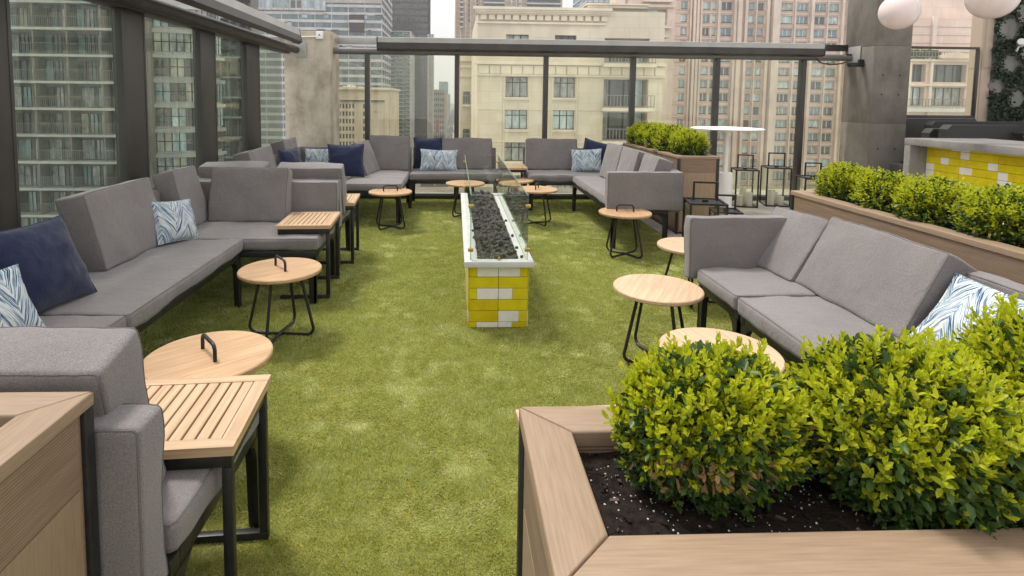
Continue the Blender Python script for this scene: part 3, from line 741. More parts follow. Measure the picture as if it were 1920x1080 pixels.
# ------------------------------------------------------------------ boxwood
def leaves_np(base, direction, normal, length, width, fold=.25):
    """base,direction,normal (n,3) unit; returns verts (n*6,3), quads (n*2,4)"""
    n = len(base); side = np.cross(direction, normal); side /= np.linalg.norm(side, axis=1, keepdims=True)+1e-9
    nn = np.cross(side, direction)
    L = length[:, None]; W = width[:, None]
    v = np.empty((n, 6, 3))
    v[:, 0] = base
    v[:, 1] = base+direction*L*.30+side*W*.44+nn*W*fold
    v[:, 2] = base+direction*L*.72+side*W*.40+nn*W*fold*.9
    v[:, 3] = base+direction*L-nn*L*.04
    v[:, 4] = base+direction*L*.72-side*W*.40+nn*W*fold*.9
    v[:, 5] = base+direction*L*.30-side*W*.44+nn*W*fold
    i = np.arange(n)[:, None]*6
    q = np.concatenate([i+np.array([[0, 1, 2, 3]]), i+np.array([[0, 3, 4, 5]])], 1).reshape(-1, 4)
    return v.reshape(-1, 3), q
def unit(a): return a/(np.linalg.norm(a, axis=-1, keepdims=True)+1e-9)
def boxwood_mesh(root, seed, rad, sprigs, leaf_len, pairs=5, inner=2500, dry=40):
    g = np.random.default_rng(seed); rx, ry, rz = rad
    d = unit(g.normal(size=(sprigs*2, 3))); d = d[(d[:, 2] > -.62)][:sprigs]; n = len(d)
    lump = np.array([noise.noise(Vector(p*2.1)+Vector((seed*3.3, 0, 0)))*.20+noise.noise(Vector(p*5)+Vector((0, seed*2.1, 0)))*.10 for p in d])
    rr = (1+lump)*np.where(g.random(n) < .75, g.uniform(.86, 1.0, n), g.uniform(1.0, 1.13, n))
    scale = np.array([rx, ry, rz])
    flat = d.copy(); flat[:, 2] = np.sign(d[:, 2])*np.abs(d[:, 2])**.8
    tip = flat*scale*rr[:, None]
    axis = unit(unit(d/scale)*.70+np.array([0, 0, .85])+g.normal(0, .22, (n, 3)))
    low = d[:, 2] < -.05
    axis[low] = unit(axis[low]*np.array([1, 1, .5])+np.array([0, 0, -.1]))
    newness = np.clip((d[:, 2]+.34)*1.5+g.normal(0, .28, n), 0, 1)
    V = {k: [] for k in ('new_leaf', 'mid_leaf', 'mature_leaf', 'dry_leaf')}
    ref = unit(np.cross(axis, g.normal(size=(n, 3)))); ref2 = np.cross(axis, ref)
    stems = []
    for p in range(pairs):
        back = (p/(pairs-1))**1.0*leaf_len*2.6
        base = tip-axis*back
        u, w = (ref, ref2) if p % 2 == 0 else (ref2, -ref)
        openness = .20+.58*(p/(pairs-1))
        for sgn in (1, -1):
            dr = unit(axis*(1-openness)+u*sgn*openness+g.normal(0, .10, (n, 3)))
            nr = unit(axis*openness-u*sgn*(1-openness)+g.normal(0, .10, (n, 3)))
            ln = leaf_len*g.uniform(.75, 1.15, n)*(.72 if p == 0 else 1.0); wd = ln*g.uniform(.42, .56, n)
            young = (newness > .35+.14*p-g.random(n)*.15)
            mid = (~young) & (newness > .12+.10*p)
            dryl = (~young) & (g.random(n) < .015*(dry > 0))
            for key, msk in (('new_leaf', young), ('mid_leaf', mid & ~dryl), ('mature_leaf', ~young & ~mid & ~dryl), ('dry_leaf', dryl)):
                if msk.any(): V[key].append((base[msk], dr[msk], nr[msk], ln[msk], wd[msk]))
    # leaves of the older wood, all through the crown
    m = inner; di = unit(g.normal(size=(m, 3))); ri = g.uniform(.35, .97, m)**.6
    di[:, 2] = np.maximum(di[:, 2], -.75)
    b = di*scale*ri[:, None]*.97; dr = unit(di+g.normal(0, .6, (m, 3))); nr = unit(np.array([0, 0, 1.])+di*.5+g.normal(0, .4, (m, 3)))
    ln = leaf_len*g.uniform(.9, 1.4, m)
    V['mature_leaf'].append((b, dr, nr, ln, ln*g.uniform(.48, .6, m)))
    if dry:
        a0 = g.uniform(0, 6.28); m = dry; an = g.normal(-1.9, .45, m); zz = g.uniform(-.55, -.1, m)
        di = unit(np.stack([np.cos(an), np.sin(an), zz], 1)); b = di*scale*g.uniform(.8, 1.02, m)[:, None]
        dr = unit(di+g.normal(0, .7, (m, 3))); nr = unit(g.normal(size=(m, 3))); ln = leaf_len*g.uniform(.8, 1.3, m)
        V['dry_leaf'].append((b, dr, nr, ln, ln*.5))
    nm = {'new_leaf': 'new_growth', 'mid_leaf': 'half_grown_foliage', 'mature_leaf': 'dark_foliage', 'dry_leaf': 'dry_leaves'}
    for key, lst in V.items():
        if not lst: continue
        cat = [np.concatenate([l[i] for l in lst]) for i in range(5)]
        v, q = leaves_np(*cat)
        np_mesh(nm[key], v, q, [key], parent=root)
    tw = MB()
    for k in range(60):
        j = int(g.integers(0, n)); e = tip[j]-axis[j]*leaf_len*2.0
        s0 = np.array([g.normal(0, rx*.12), g.normal(0, ry*.12), -rz*.95]); mid_ = (s0+e)/2+g.normal(0, rx*.07, 3)
        tw.tube([s0, mid_, e], [.0045, .003, .0012], 'twig', 5)
    tw.build('stems', root, fix=False)
BG = {'near': 'boxwood bushes in the near right planter', 'right': 'boxwood bushes behind the right sofa', 'far': 'boxwood bushes by the far glass'}
for i, (x, y, r, lab) in enumerate(((.462, .965, (.160, .112, .130), 'boxwood bush nearest the planter corner, with brown dry leaves low down'),
                                    (.797, .935, (.182, .142, .152), 'broad boxwood bush in the middle of the near right planter'),
                                    (1.12, .985, (.165, .145, .185), 'boxwood bush in the near planter cut by the right picture edge'))):
    t = thing('boxwood_bush', lab, 'bush', (x, y, 1.022), R((0, 140, 250)[i]) if i else 0, BG['near'])
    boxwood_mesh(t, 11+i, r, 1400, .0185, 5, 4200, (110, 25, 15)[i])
def protos():
    out = []
    for s_ in range(2):
        t = thing('boxwood_bush', 'x', 'bush'); boxwood_mesh(t, 31+s_, (.190, .185, .195), 760, .025, 4, 1900, 12); out.append(t)
    return out
pr = protos()
spots = []
for k, y in enumerate((3.85, 3.46, 3.07, 2.68, 2.30, 1.95)): spots.append((2.745, y, .97, 'right', k))
for k, y in enumerate((6.98, 7.42, 7.85, 8.27, 8.68)): spots.append((2.93, y, 1.28, 'far', k))
right_lab = ['boxwood bush at the column end of the row behind the right sofa', 'second boxwood bush from the column end behind the right sofa',
             'third boxwood bush from the column end behind the right sofa', 'fourth boxwood bush from the column end, below the yellow bar tiles',
             'boxwood bush cut by the right picture edge, in the row behind the right sofa', 'boxwood bush sixth from the far end of the row behind the right sofa', 'boxwood bush seventh from the far end of the row behind the right sofa']
far_lab = ['boxwood bush at the near end of the far planter, beside the white disc lamp', 'second boxwood bush from the near end of the far planter', 'middle boxwood bush of the five in the far planter',
           'fourth boxwood bush from the near end of the far planter', 'boxwood bush at the glass end of the far planter']
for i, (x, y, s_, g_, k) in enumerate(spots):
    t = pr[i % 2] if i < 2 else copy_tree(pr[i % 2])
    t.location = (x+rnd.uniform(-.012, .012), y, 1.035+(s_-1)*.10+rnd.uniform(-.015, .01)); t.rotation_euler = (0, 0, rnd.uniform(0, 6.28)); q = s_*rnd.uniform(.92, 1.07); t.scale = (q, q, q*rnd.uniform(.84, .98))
    t['label'] = (right_lab if g_ == 'right' else far_lab)[k]; t['group'] = BG[g_]

# ------------------------------------------------------------------ deck, turf
st = MB(); st.box(-2.75, 2.50, -1.5, 9.06, -.06, 0, 'turf_backing'); tag(st.build('lawn'), 'artificial turf base of the terrace', kind='structure')
pv = MB()
for i in range(14):
    for j in range(20):
        x, y = 2.515+i*.62, -1.5+j*.62
        if y > 10: continue
        pv.bbox(x+.003, x+.617, y+.003, y+.617, -.05, -.004, 'paver_concrete', .003, seg=1)
pv.box(2.51, 11.2, -1.5, 10.9, -.09, -.045, 'grout')
tag(pv.build('paving'), 'square concrete pavers of the terrace', kind='structure')
sb = MB(); sb.box(-2.8, 11.2, -1.5, 10.9, -.6, -.095, 'grey_concrete'); tag(sb.build('terrace_floor'), 'terrace slab', kind='structure')
def grass():
    g = np.random.default_rng(9)
    def field(x, y, s, seed):
        gg = np.random.default_rng(seed); G = gg.random((80, 80)); xi, yi = x*s+30, y*s+5
        i, j = np.floor(xi).astype(int), np.floor(yi).astype(int); fx, fy = xi-i, yi-j; fx = fx*fx*(3-2*fx); fy = fy*fy*(3-2*fy)
        i %= 79; j %= 79
        return (G[i, j]*(1-fx)+G[i+1, j]*fx)*(1-fy)+(G[i, j+1]*(1-fx)+G[i+1, j+1]*fx)*fy
    Y = np.exp(g.uniform(math.log(.9), math.log(9.0), 1500000)); X = g.uniform(-2.7, 2.5, len(Y))
    keep = np.abs(X-.04*Y) < Y*1.02+.3
    X, Y = X[keep], Y[keep]
    inpit = (X > .1) & (X < .52) & (Y > 3.86) & (Y < 6.6)
    X, Y = X[~inpit], Y[~inpit]; n = len(X)
    a = field(X, Y, 1.3, 1)*3.0+field(X, Y, 9.0, 2)*6.0; lean = .10+1.35*(.55*field(X, Y, 9.0, 3)+.45*field(X, Y, 4.0, 8))*(.5+field(X, Y, 2.2, 4))
    hgt = g.uniform(.007, .015, n)*(.75+.6*field(X, Y, 1.7, 5)); w = np.maximum(.0009, .0007*Y)*g.uniform(.7, 1.3, n)
    a = a+g.normal(0, .55, n); lean = lean+g.normal(0, .25, n)
    dx, dy = np.cos(a), np.sin(a); sa = g.uniform(0, 6.28, n)
    b = np.stack([X, Y, np.zeros(n)], 1); s_ = np.stack([np.cos(sa)*w, np.sin(sa)*w, np.zeros(n)], 1)
    tip = b+np.stack([dx*np.sin(lean)*hgt, dy*np.sin(lean)*hgt, np.abs(np.cos(lean))*hgt+.002], 1)
    V = np.stack([b-s_, b+s_, tip], 1).reshape(-1, 3); Fc = np.arange(n*3).reshape(-1, 3)
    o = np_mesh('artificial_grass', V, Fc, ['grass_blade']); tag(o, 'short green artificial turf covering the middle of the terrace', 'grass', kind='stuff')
grass()

# ------------------------------------------------------------------ glass fences
def far_fence():
    t = thing('glass_fence', 'tall glass wind wall on slim dark posts along the far edge of the terrace', 'fence')
    xs = [-1.40, .015, 1.437, 2.845, 4.215, 5.635]
    b = MB(); b.bbox(-2.0, 6.44, 9.03, 9.16, 0, .06, 'dark_beam_metal', .005); b.bbox(-1.9, 6.44, 9.06, 9.13, .0602, .085, 'grey_beam_metal', .004); b.build('base_rail', t)
    b = MB(); b.tube([(-1.98, 9.06, 2.345), (6.44, 9.06, 2.345)], .052, 'tube_metal', 16); b.build('top_tube', t)
    b = MB(); b.bbox(-1.9, 6.44, 9.1801, 9.24, 2.50, 2.56, 'grey_beam_metal', .006); b.bbox(-1.9, 5.6, 9.15, 9.18, 2.46, 2.565, 'grey_beam_metal', .006); b.bbox(5.605, 6.44, 9.15, 9.18, 2.46, 2.565, 'dark_beam_metal', .006); b.build('upper_rail', t)
    for x in xs:
        p = MB(); p.bbox(x-.034, x+.034, 9.0, 9.125, .061, 2.30, 'bronze_metal', .004); p.build('post', t)
    ed = [-1.9]+xs+[6.44]
    for a, c in zip(ed[:-1], ed[1:]):
        p = MB(); p.box(a+.04, c-.04, 9.088, 9.10, .09, 2.30, 'fence_glass'); p.build('glass_pane', t)
    for x in xs: 
        p = MB(); p.bbox(x+.035, x+.048, 9.08, 9.108, .09, 2.29, 'cream_trim', .002); p.build('glazing_bead', t)
far_fence()
aw = thing('awning_cassette', 'long grey retracted awning case on top of the far glass wall', 'awning', (0, 8.93, 0))
m_ = MB(); m_.prism([(0, 0), (0, 0)], 0, 1, 'grey_beam_metal') if False else None
def cassette(root, length, up='light_beam_metal', lo='dark_beam_metal'):
    a = MB(); a.prism([(-.055, .085), (.06, .085), (.07, .16), (-.04, .175)], 0, length, up); a.build('cover', root)
    c = MB(); c.prism([(-.075, .0), (-.055, .0848), (.06, .0848), (.055, -.01), (-.03, -.035)], .001, length-.001, lo); c.build('front_bar', root)
    for y in (0, length-.012):
        e = MB(); e.prism([(-.08, -.004), (-.058, .09), (-.045, .18), (.075, .166), (.06, -.02), (-.03, -.04)], y-.006, y+.010, 'dark_beam_metal'); e.build('end_cap', root)
aw.rotation_euler = (0, 0, R(-90)); aw.location = (-1.22, 8.93, 2.385)
cassette(aw, 7.10)
def left_fence():
    t = thing('glass_fence', 'dark framed glass wall with wide posts along the left side of the terrace', 'fence')
    ed = [(-.6, -.3), (1.0, 1.3), (3.06, 3.385), (4.475, 4.80), (5.81, 6.165), (7.07, 7.52)]
    b = MB(); b.bbox(-2.66, -2.52, -1.0, 8.75, 0, .10, 'bronze_metal', .005); b.build('base_rail', t)
    b = MB(); b.bbox(-2.67, -2.53, -1.0, 8.85, 2.27, 2.36, 'dark_beam_metal', .02); b.build('top_beam', t)
    b = MB(); b.tube([(-2.44, -1.0, 2.33), (-2.44, 8.82, 2.33)], .055, 'dark_beam_metal', 14); b.build('top_tube', t)
    for y0, y1 in ed:
        p = MB(); p.bbox(-2.63, -2.552, y0, y1-.025, .101, 2.27, 'bronze_metal', .006); p.build('post', t)
        p = MB(); p.bbox(-2.64, -2.55, y1-.024, y1, .101, 2.27, 'dark_beam_metal', .003); p.build('edge_trim', t)
    ys = [e for p in ed for e in p]+[8.60]
    for a, c in zip(ys[1::2], ys[2::2]):
        p = MB(); p.box(-2.615, -2.605, a+.001, c-.001, .102, 2.268, 'tinted_glass'); p.build('glass_pane', t)
left_fence()
al = thing('awning_cassette', 'retracted grey awning case running along the top of the left glass wall', 'awning', (-2.27, 0.2, 2.40))
cassette(al, 8.05, 'light_beam_metal', 'bronze_metal')
al.scale = (-1, 1, 1)
def column_left():
    b = MB(); bm = bmesh.new(); bmesh.ops.create_cube(bm, size=1)
    for v in bm.verts: v.co = Vector((-2.285+v.co.x*.73, 9.19+v.co.y*.58, 1.315+v.co.z*2.63))
    bmesh.ops.bevel(bm, geom=[e for e in bm.edges], offset=.018, segments=2, affect='EDGES')
    bmesh.ops.subdivide_edges(bm, edges=bm.edges[:], cuts=6, use_grid_fill=True)
    for v in bm.verts: v.co += Vector((noise.noise(v.co*3), noise.noise(v.co*3+Vector((9, 0, 0))), 0))*.012
    b.bm(bm, 'weathered_concrete', None, True); return b.build('concrete_column')
tag(column_left(), 'rough weathered tan concrete column at the far left corner of the terrace', 'column')
def column_right():
    b = MB(); zs = [-.05, 1.30, 2.50, 3.9]
    for z0, z1 in zip(zs[:-1], zs[1:]): b.bbox(6.44, 7.03, 8.56, 9.22, z0+.0012, z1-.0012, 'grey_concrete', .004)
    b.box(6.446, 7.024, 8.566, 9.214, -.05, 3.88, 'grey_concrete')
    for z in (.9, 1.75, 2.05, 2.85):
        for x in (6.60, 6.87): b.tube([(x, 8.5615, z), (x, 8.558, z)], .014, 'cable_black', 10)
    return b.build('concrete_column')
tag(column_right(), 'tall dark grey concrete column between the far glass wall and the bar', 'column')
br = thing('beam_bracket', 'flat steel bracket plate holding the far tube to the tall grey column', 'bracket', (6.43, 9.0, 2.36))
q = MB(); q.bbox(-.006, .0, -.16, .12, -.10, .16, 'grey_beam_metal', .002); q.build('plate', br); q = MB(); q.bbox(-.10, -.0065, .02, .10, -.06, .05, 'dark_beam_metal', .01); q.build('socket', br)
br2 = thing('beam_bracket', 'flat steel bracket plate at the top left of the rough tan column', 'bracket', (-2.46, 8.89, 2.33))
q = MB(); q.bbox(-.03, .16, -.012, -.004, -.10, .12, 'grey_beam_metal', .002); q.build('plate', br2)
jb = thing('junction_box', 'small white electrical box with a conduit pipe on the rough tan column', 'box', (-2.09, 8.885, 2.56))
q = MB(); q.bbox(-.055, .055, -.05, .0, -.06, .06, 'white_plastic', .012); q.build('box_body', jb); q = MB(); q.tube([(0, -.0505, 0), (0, -.053, 0)], .012, 'black_metal', 10); q.build('lens', jb)
q = MB(); q.tube([(-.056, -.02, -.02), (-.36, -.02, -.03)], .010, 'white_plastic', 8); q.build('conduit', jb)
cm = thing('security_camera', 'small black camera under the bracket on the tall grey column', 'camera', (6.34, 8.78, 2.22))
q = MB(); q.bbox(-.13, .09, -.04, .04, -.035, .03, 'black_metal', .008); q.build('housing', cm); q = MB(); q.tube([(-.13, 0, 0), (-.15, 0, 0)], .024, 'cable_black', 10); q.build('lens', cm); q = MB(); q.bbox(.02, .1, -.02, .02, .0305, .08, 'black_metal', .004); q.build('mount', cm)
q = MB(); q.tube([(5.78, 8.95, 2.32), (5.85, 8.93, 2.25), (6.0, 8.9, 2.22), (6.15, 8.87, 2.24), (6.28, 8.82, 2.29)], .011, 'cable_black', 7); tag(q.build('cable'), 'black cable sagging under the tube next to the tall grey column', 'cable')

# right hand glass, green wall
rf = thing('glass_fence', 'low framed glass panel between the tall grey column and the plant wall', 'fence')
q = MB(); q.bbox(7.04, 8.49, 8.94, 8.97, 2.50, 2.54, 'bronze_metal', .004); q.build('top_rail', rf); q = MB(); q.bbox(7.04, 8.49, 8.93, 8.98, 1.38, 1.43, 'bronze_metal', .004); q.build('bottom_rail', rf)
q = MB(); q.bbox(8.45, 8.49, 8.93, 8.98, 1.4301, 2.4999, 'bronze_metal', .004); q.build('post', rf); q = MB(); q.box(7.05, 8.45, 8.95, 8.96, 1.431, 2.499, 'fence_glass'); q.build('glass_pane', rf)
q = MB(); q.box(7.03, 8.52, 8.95, 9.15, -.05, 1.375, 'dark_beam_metal'); tag(q.build('parapet_wall'), 'low dark wall under the framed glass panel by the plant wall', 'wall')
def green_wall():
    t = thing('plant_wall', 'wall of dark green ivy with bare hexagonal concrete patches at the upper right', 'plant wall', (8.53, 8.95, 0))
    b = MB(); b.box(.16, 3.2, 0, .25, -.05, 4.2, 'counter_concrete'); b.build('backing', t)
    b = MB(); b.box(0, .155, -.02, .22, -.05, 4.2, 'tan_stone'); b.build('edge_strip', t)
    hexes = []; hr = .25; g = random.Random(4)
    cells = [(.37, 2.84, .80), (.44, 2.28, .66), (.26, 1.92, .56), (.60, 1.72, .64), (.66, 3.12, .80), (.80, 2.45, .8), (1.35, 2.9, 1), (1.6, 2.2, 1), (1.3, 3.6, 1), (.34, 3.5, .8)]
    def inside(x, z):
        for cx, cz, s_ in cells:
            dx, dz = abs(x-cx), abs(z-cz); r_ = hr*s_
            if dz < r_*.87 and dx < r_ and dx*.87+dz*.5 < r_*.87: return True
        return False
    hx = MB()
    for cx, cz, s_ in cells:
        vs = [(cx+hr*s_*math.cos(k*math.pi/3), d_, cz+hr*s_*math.sin(k*math.pi/3)) for d_ in (-.002, -.02-.004*cells.index((cx, cz, s_))) for k in range(6)]
        hx.add(vs, [tuple(range(6)), tuple(range(6, 12))[::-1]]+[(k, k+6, (k+1) % 6+6, (k+1) % 6) for k in range(6)], 'counter_concrete')
    hx.build('concrete_hexagon', t)
    n = 17000; gg = np.random.default_rng(2); X = gg.uniform(.14, 2.2, n); Z = gg.uniform(.9, 4.1, n)
    keep = np.array([not inside(x, z) for x, z in zip(X, Z)]); X, Z = X[keep], Z[keep]; n = len(X)
    dep = np.array([noise.noise(Vector((x*5, z*5, 0)))*.05 for x, z in zip(X, Z)])
    base = np.stack([X, -.03-np.abs(gg.normal(.03, .03, n))-dep, Z], 1)
    dr = unit(np.stack([gg.normal(0, .6, n), -np.abs(gg.normal(.5, .3, n)), gg.normal(-.3, .6, n)], 1)); nr = unit(np.stack([gg.normal(0, .5, n), -np.ones(n), gg.normal(.4, .5, n)], 1))
    ln = gg.uniform(.035, .06, n); v, qd = leaves_np(base, dr, nr, ln, ln*.7); np_mesh('ivy_foliage', v, qd, ['ivy_leaf'], parent=t)
green_wall()
c2 = thing('security_camera', 'white bullet camera mounted on the ivy wall', 'camera', (9.02, 8.80, 2.60))
q = MB(); q.lathe([(.0, -.1), (.045, -.1), (.055, -.07), (.05, .08), (.0, .085)], 'white_plastic', 16); o = q.build('housing', c2); o.rotation_euler = (R(78), 0, R(-40))
q = MB(); q.lathe([(.0, -.105), (.036, -.104), (.036, -.1005), (0, -.1)], 'black_metal', 14); o = q.build('lens', c2); o.rotation_euler = (R(78), 0, R(-40))
q = MB(); q.tube([(0, .02, -.04), (0, .06, -.12), (0, .15, -.14)], .016, 'white_plastic', 8); q.build('bracket', c2)

# ------------------------------------------------------------------ bar
bar = thing('bar_counter', 'concrete bar counter with a yellow and white tiled front at the right', 'bar', (5.33, 0, 0))
bf = 6.50
q = MB(); q.bbox(0, 1.0, 1.0, bf, 1.125, 1.205, 'counter_concrete', .006); q.build('counter_top', bar)
q = MB(); q.bbox(.003, .997, bf-.09, bf-.001, -.004, 1.1245, 'counter_concrete', .006); q.build('side_leg', bar)
q = MB(); q.box(.215, .9, 1.05, bf-.095, -.004, 1.12, 'grout'); q.build('body', bar)
q = MB(); g = random.Random(12); zz = 1.118; row = 0
while zz > .05:
    z0 = max(.02, zz-.082) if row else zz-.03
    y = bf-.095
    while y > 1.1:
        ln = .44; y1 = y-ln; k = g.random(); segs = [(0, 1, 'yellow_tile')]
        if k < .36: c = g.choice((.25, .35)); segs = [(0, c, 'white_tile'), (c, 1, 'yellow_tile')]
        elif k < .64: c = g.choice((.65, .75)); segs = [(0, c, 'yellow_tile'), (c, 1, 'white_tile')]
        elif k < .78: segs = [(0, .45, 'yellow_tile'), (.45, .68, 'white_tile'), (.68, 1, 'yellow_tile')]
        elif k < .88: segs = [(0, 1, 'deep_yellow_tile')]
        for a, b_, m in segs: q.box(.205, .216, max(1.06, y-ln*b_)+(.002 if b_ == 1 else 0), y-ln*a-(.002 if a == 0 else 0), z0+.002, zz-.002, m)
        y = y1
    zz = z0; row += 1
q.build('tile_front', bar)
LF = 'black lounge furniture behind the bar'
def lounge(label, x, y, w, d, h, rz=0, chamfer=.06):
    t = thing('lounge_sofa', label, 'sofa', (x, y, 0), rz, LF)
    b = MB(); b.prism([(-w/2, .12), (w/2, .12), (w/2, h), (-w/2+chamfer, h), (-w/2, h-chamfer)], -d/2, -d/2+.14, 'black_wicker'); b.build('backrest', t)
    b = MB(); b.bbox(-w/2, w/2, -d/2+.1405, d/2, .10, .45, 'black_wicker', .02); b.build('seat', t)
    for s_ in (-1, 1):
        b = MB(); b.bbox(s_*w/2-(.12 if s_ > 0 else 0), s_*w/2+(.12 if s_ < 0 else 0), -d/2+.1405, d/2-.02, .451, .72, 'black_wicker', .02); b.build('arm', t)
    for sx_ in (-1, 1):
        for sy_ in (-1, 1):
            b = MB(); b.box(sx_*(w/2-.08)-.02, sx_*(w/2-.08)+.02, sy_*(d/2-.08)-.02, sy_*(d/2-.08)+.02, -.004, .099, 'black_metal'); b.build('leg', t)
lounge('black high-backed lounge sofa with a cut corner, just behind the bar counter', 7.05, 7.65, 1.05, .8, 1.335)
lounge('long black lounge back standing under the framed glass panel', 7.75, 8.45, 1.5, .8, 1.36)
lounge('black lounge back beside the tall grey column', 6.85, 7.9, .62, .7, 1.27)
lounge('dark lounge sofa below the ivy wall at the right edge', 8.9, 7.9, 1.9, .8, 1.22)
tb = thing('pedestal_table', 'low black square pedestal table behind the bar, below the ivy wall', 'table', (7.95, 6.9, 0), R(15), LF)
q = MB(); q.bbox(-.45, .45, -.45, .45, 1.21, 1.25, 'black_metal', .006); q.build('table_top', tb); q = MB(); q.bbox(-.18, .18, -.18, .18, .03, 1.209, 'black_wicker', .01); q.build('pedestal', tb); q = MB(); q.bbox(-.3, .3, -.3, .3, -.004, .0295, 'black_metal', .004); q.build('foot', tb)

# hanging globes
GL = 'white globe lamps hanging on cables'
for x, y, z, r, lab in ((4.80, 6.05, 2.60, .19, 'white globe lamp hanging in front of the tall grey column'), (5.55, 5.75, 2.72, .225, 'white globe lamp hanging in front of the ivy wall at the right')):
    t = thing('globe_lamp', lab, 'lamp', (x, y, z), 0, GL)
    b = MB(); bm = bmesh.new(); bmesh.ops.create_uvsphere(bm, u_segments=40, v_segments=24, radius=r); b.bm(bm, 'globe_glass', None, True); b.build('globe', t)
    b = MB(); b.lathe([(.05, r-.012), (.05, r+.03), (.02, r+.06), (.008, r+.07)], 'black_metal', 16); b.build('cap', t)
    b = MB(); b.tube([(0, 0, r+.06), (0, 0, 4.06-z)], .006, 'cable_black', 6); b.build('cord', t)
ob = MB(); ob.bbox(4.4, 8.6, 5.82, 5.98, 4.06, 4.22, 'dark_beam_metal', .01); ob.bbox(4.7, 4.86, 5.981, 8.99, 4.06, 4.22, 'dark_beam_metal', .01)
ob.bbox(6.66, 6.82, 5.981, 8.9, 4.061, 4.219, 'dark_beam_metal', .01); ob.bbox(6.70, 6.78, 8.7, 9.1, 3.905, 4.0605, 'dark_beam_metal', .01)
tag(ob.build('overhead_beam'), 'dark overhead beam on the tall grey column that carries the globe lamps', 'beam')

# lamp and lanterns
lp = thing('disc_lamp', 'white standing lamp with a wide flat disc top, beside the tall lanterns', 'lamp', (3.88, 7.94, -.004))
q = MB(); q.lathe([(.108, 0), (.108, .58), (.10, .602), (.03, .606)], 'white_plastic', 40); q.build('base', lp)
q = MB(); q.lathe([(.036, .6065), (.034, .9), (.036, 1.12), (.07, 1.19), (.10, 1.205)], 'white_plastic', 32); q.build('stem', lp)
q = MB(); q.lathe([(.10, 1.2055), (.30, 1.21), (.47, 1.222), (.495, 1.232), (.47, 1.243), (.2, 1.255), (.01, 1.257)], 'white_plastic', 56); q.build('disc_shade', lp)
LG = 'black framed glass candle lanterns'
def lantern(label, short, x, y, w, h, rz, candles, hh=.22):
    t = thing('lantern', label, 'lantern', (x, y, -.004), rz, LG); q = .011; a = w/2
    f = MB()
    for sx_ in (-1, 1):
        for sy_ in (-1, 1): f.bbox(sx_*(a-q)-q, sx_*(a-q)+q, sy_*(a-q)-q, sy_*(a-q)+q, .0215, h-.0215, 'black_metal', .002, seg=1)
    for z0 in (0, h-.022):
        f.bbox(-a, a, -a, -a+2*q, z0, z0+.0214, 'black_metal', .002, seg=1); f.bbox(-a, a, a-2*q, a, z0, z0+.0214, 'black_metal', .002, seg=1)
        f.bbox(-a, -a+2*q, -a+2*q, a-2*q, z0, z0+.0214, 'black_metal', .002, seg=1); f.bbox(a-2*q, a, -a+2*q, a-2*q, z0, z0+.0214, 'black_metal', .002, seg=1)
    f.box(-a+2*q, a-2*q, -a+2*q, a-2*q, .004, .012, 'black_metal'); f.build('frame', t)
    f = MB(); f.box(-a+.03, a-.03, -a+.03, a-.03, h-.016, h-.012, 'black_metal'); f.bbox(-.03, .03, -.012, .012, h-.0115, h+.012, 'black_metal', .003); f.build('lid', t)
    k = .012; f = MB(); f.bbox(-a*.62-k, -a*.62+k*.6, -k, k, h-.001, h+hh-.02, 'black_metal', .002, seg=1); f.bbox(a*.62-k*.6, a*.62+k, -k, k, h-.001, h+hh-.02, 'black_metal', .002, seg=1); f.bbox(-a*.62-k, a*.62+k, -k, k, h+hh-.0198, h+hh, 'black_metal', .002, seg=1); f.build('handle', t)
    for s_ in (-1, 1):
        f = MB(); f.box(-a+.0225, a-.0225, s_*(a-.011)-.002, s_*(a-.011)+.002, .022, h-.0225, 'lantern_glass'); f.build('glass_pane', t)
        f = MB(); f.box(s_*(a-.011)-.002, s_*(a-.011)+.002, -a+.0225, a-.0225, .022, h-.0225, 'lantern_glass'); f.build('glass_pane', t)
    ca, sa = math.cos(rz), math.sin(rz)
    words_ = {1: ['cream'], 2: ['shorter cream', 'taller cream'], 3: ['shortest cream', 'middle sized cream', 'tallest cream']}[len(candles)]
    for wd_, (cx, cy, r, ch) in zip(words_, sorted(candles, key=lambda c_: c_[3])):
        c = MB(); c.lathe([(.01, 0), (r, 0), (r, ch-.006), (r-.006, ch), (r*.5, ch-.006), (.004, ch-.008)], 'candle_wax', 20); c.tube([(0, 0, ch-.01), (.001, 0, ch+.012)], .0025, 'cable_black', 5)
        o = c.build('candle'); o.location = (x+cx*ca-cy*sa, y+cx*sa+cy*ca, .009)
        tag(o, wd_+' candle in the '+short, 'candle', 'cream pillar candles in the lanterns')
lantern('tall lantern next to the disc lamp, with three candles', 'tall lantern next to the disc lamp', 4.50, 8.56, .34, .585, R(-14), ((-.07, -.05, .045, .16), (.06, -.06, .05, .21), (0, .08, .05, .27)))
lantern('tall lantern in the middle of the row by the far glass', 'tall lantern in the middle of the lantern row', 5.04, 8.64, .36, .61, R(-14), ((-.07, -.05, .05, .24), (.07, -.06, .045, .14), (.02, .08, .045, .19)))
lantern('shorter wide lantern at the post of the far glass', 'shorter wide lantern by the far glass post', 5.62, 8.62, .36, .46, R(-10), ((-.06, -.05, .045, .14), (.08, 0, .06, .2)))
lantern('lantern half hidden behind the right planter end', 'lantern half hidden by the right planter', 6.02, 8.45, .34, .45, R(-8), ((0, 0, .06, .2),))
lantern('big low lantern in front of the far planter end', 'big low lantern before the far planter', 2.60, 5.72, .37, .585, R(-12), ((-.11, -.07, .05, .22), (.05, .05, .05, .16)), .2)
lantern('small lantern behind the arm of the right sofa', 'small lantern behind the right sofa arm', 3.0, 6.08, .30, .42, R(-14), ((0, 0, .05, .15),), .17)
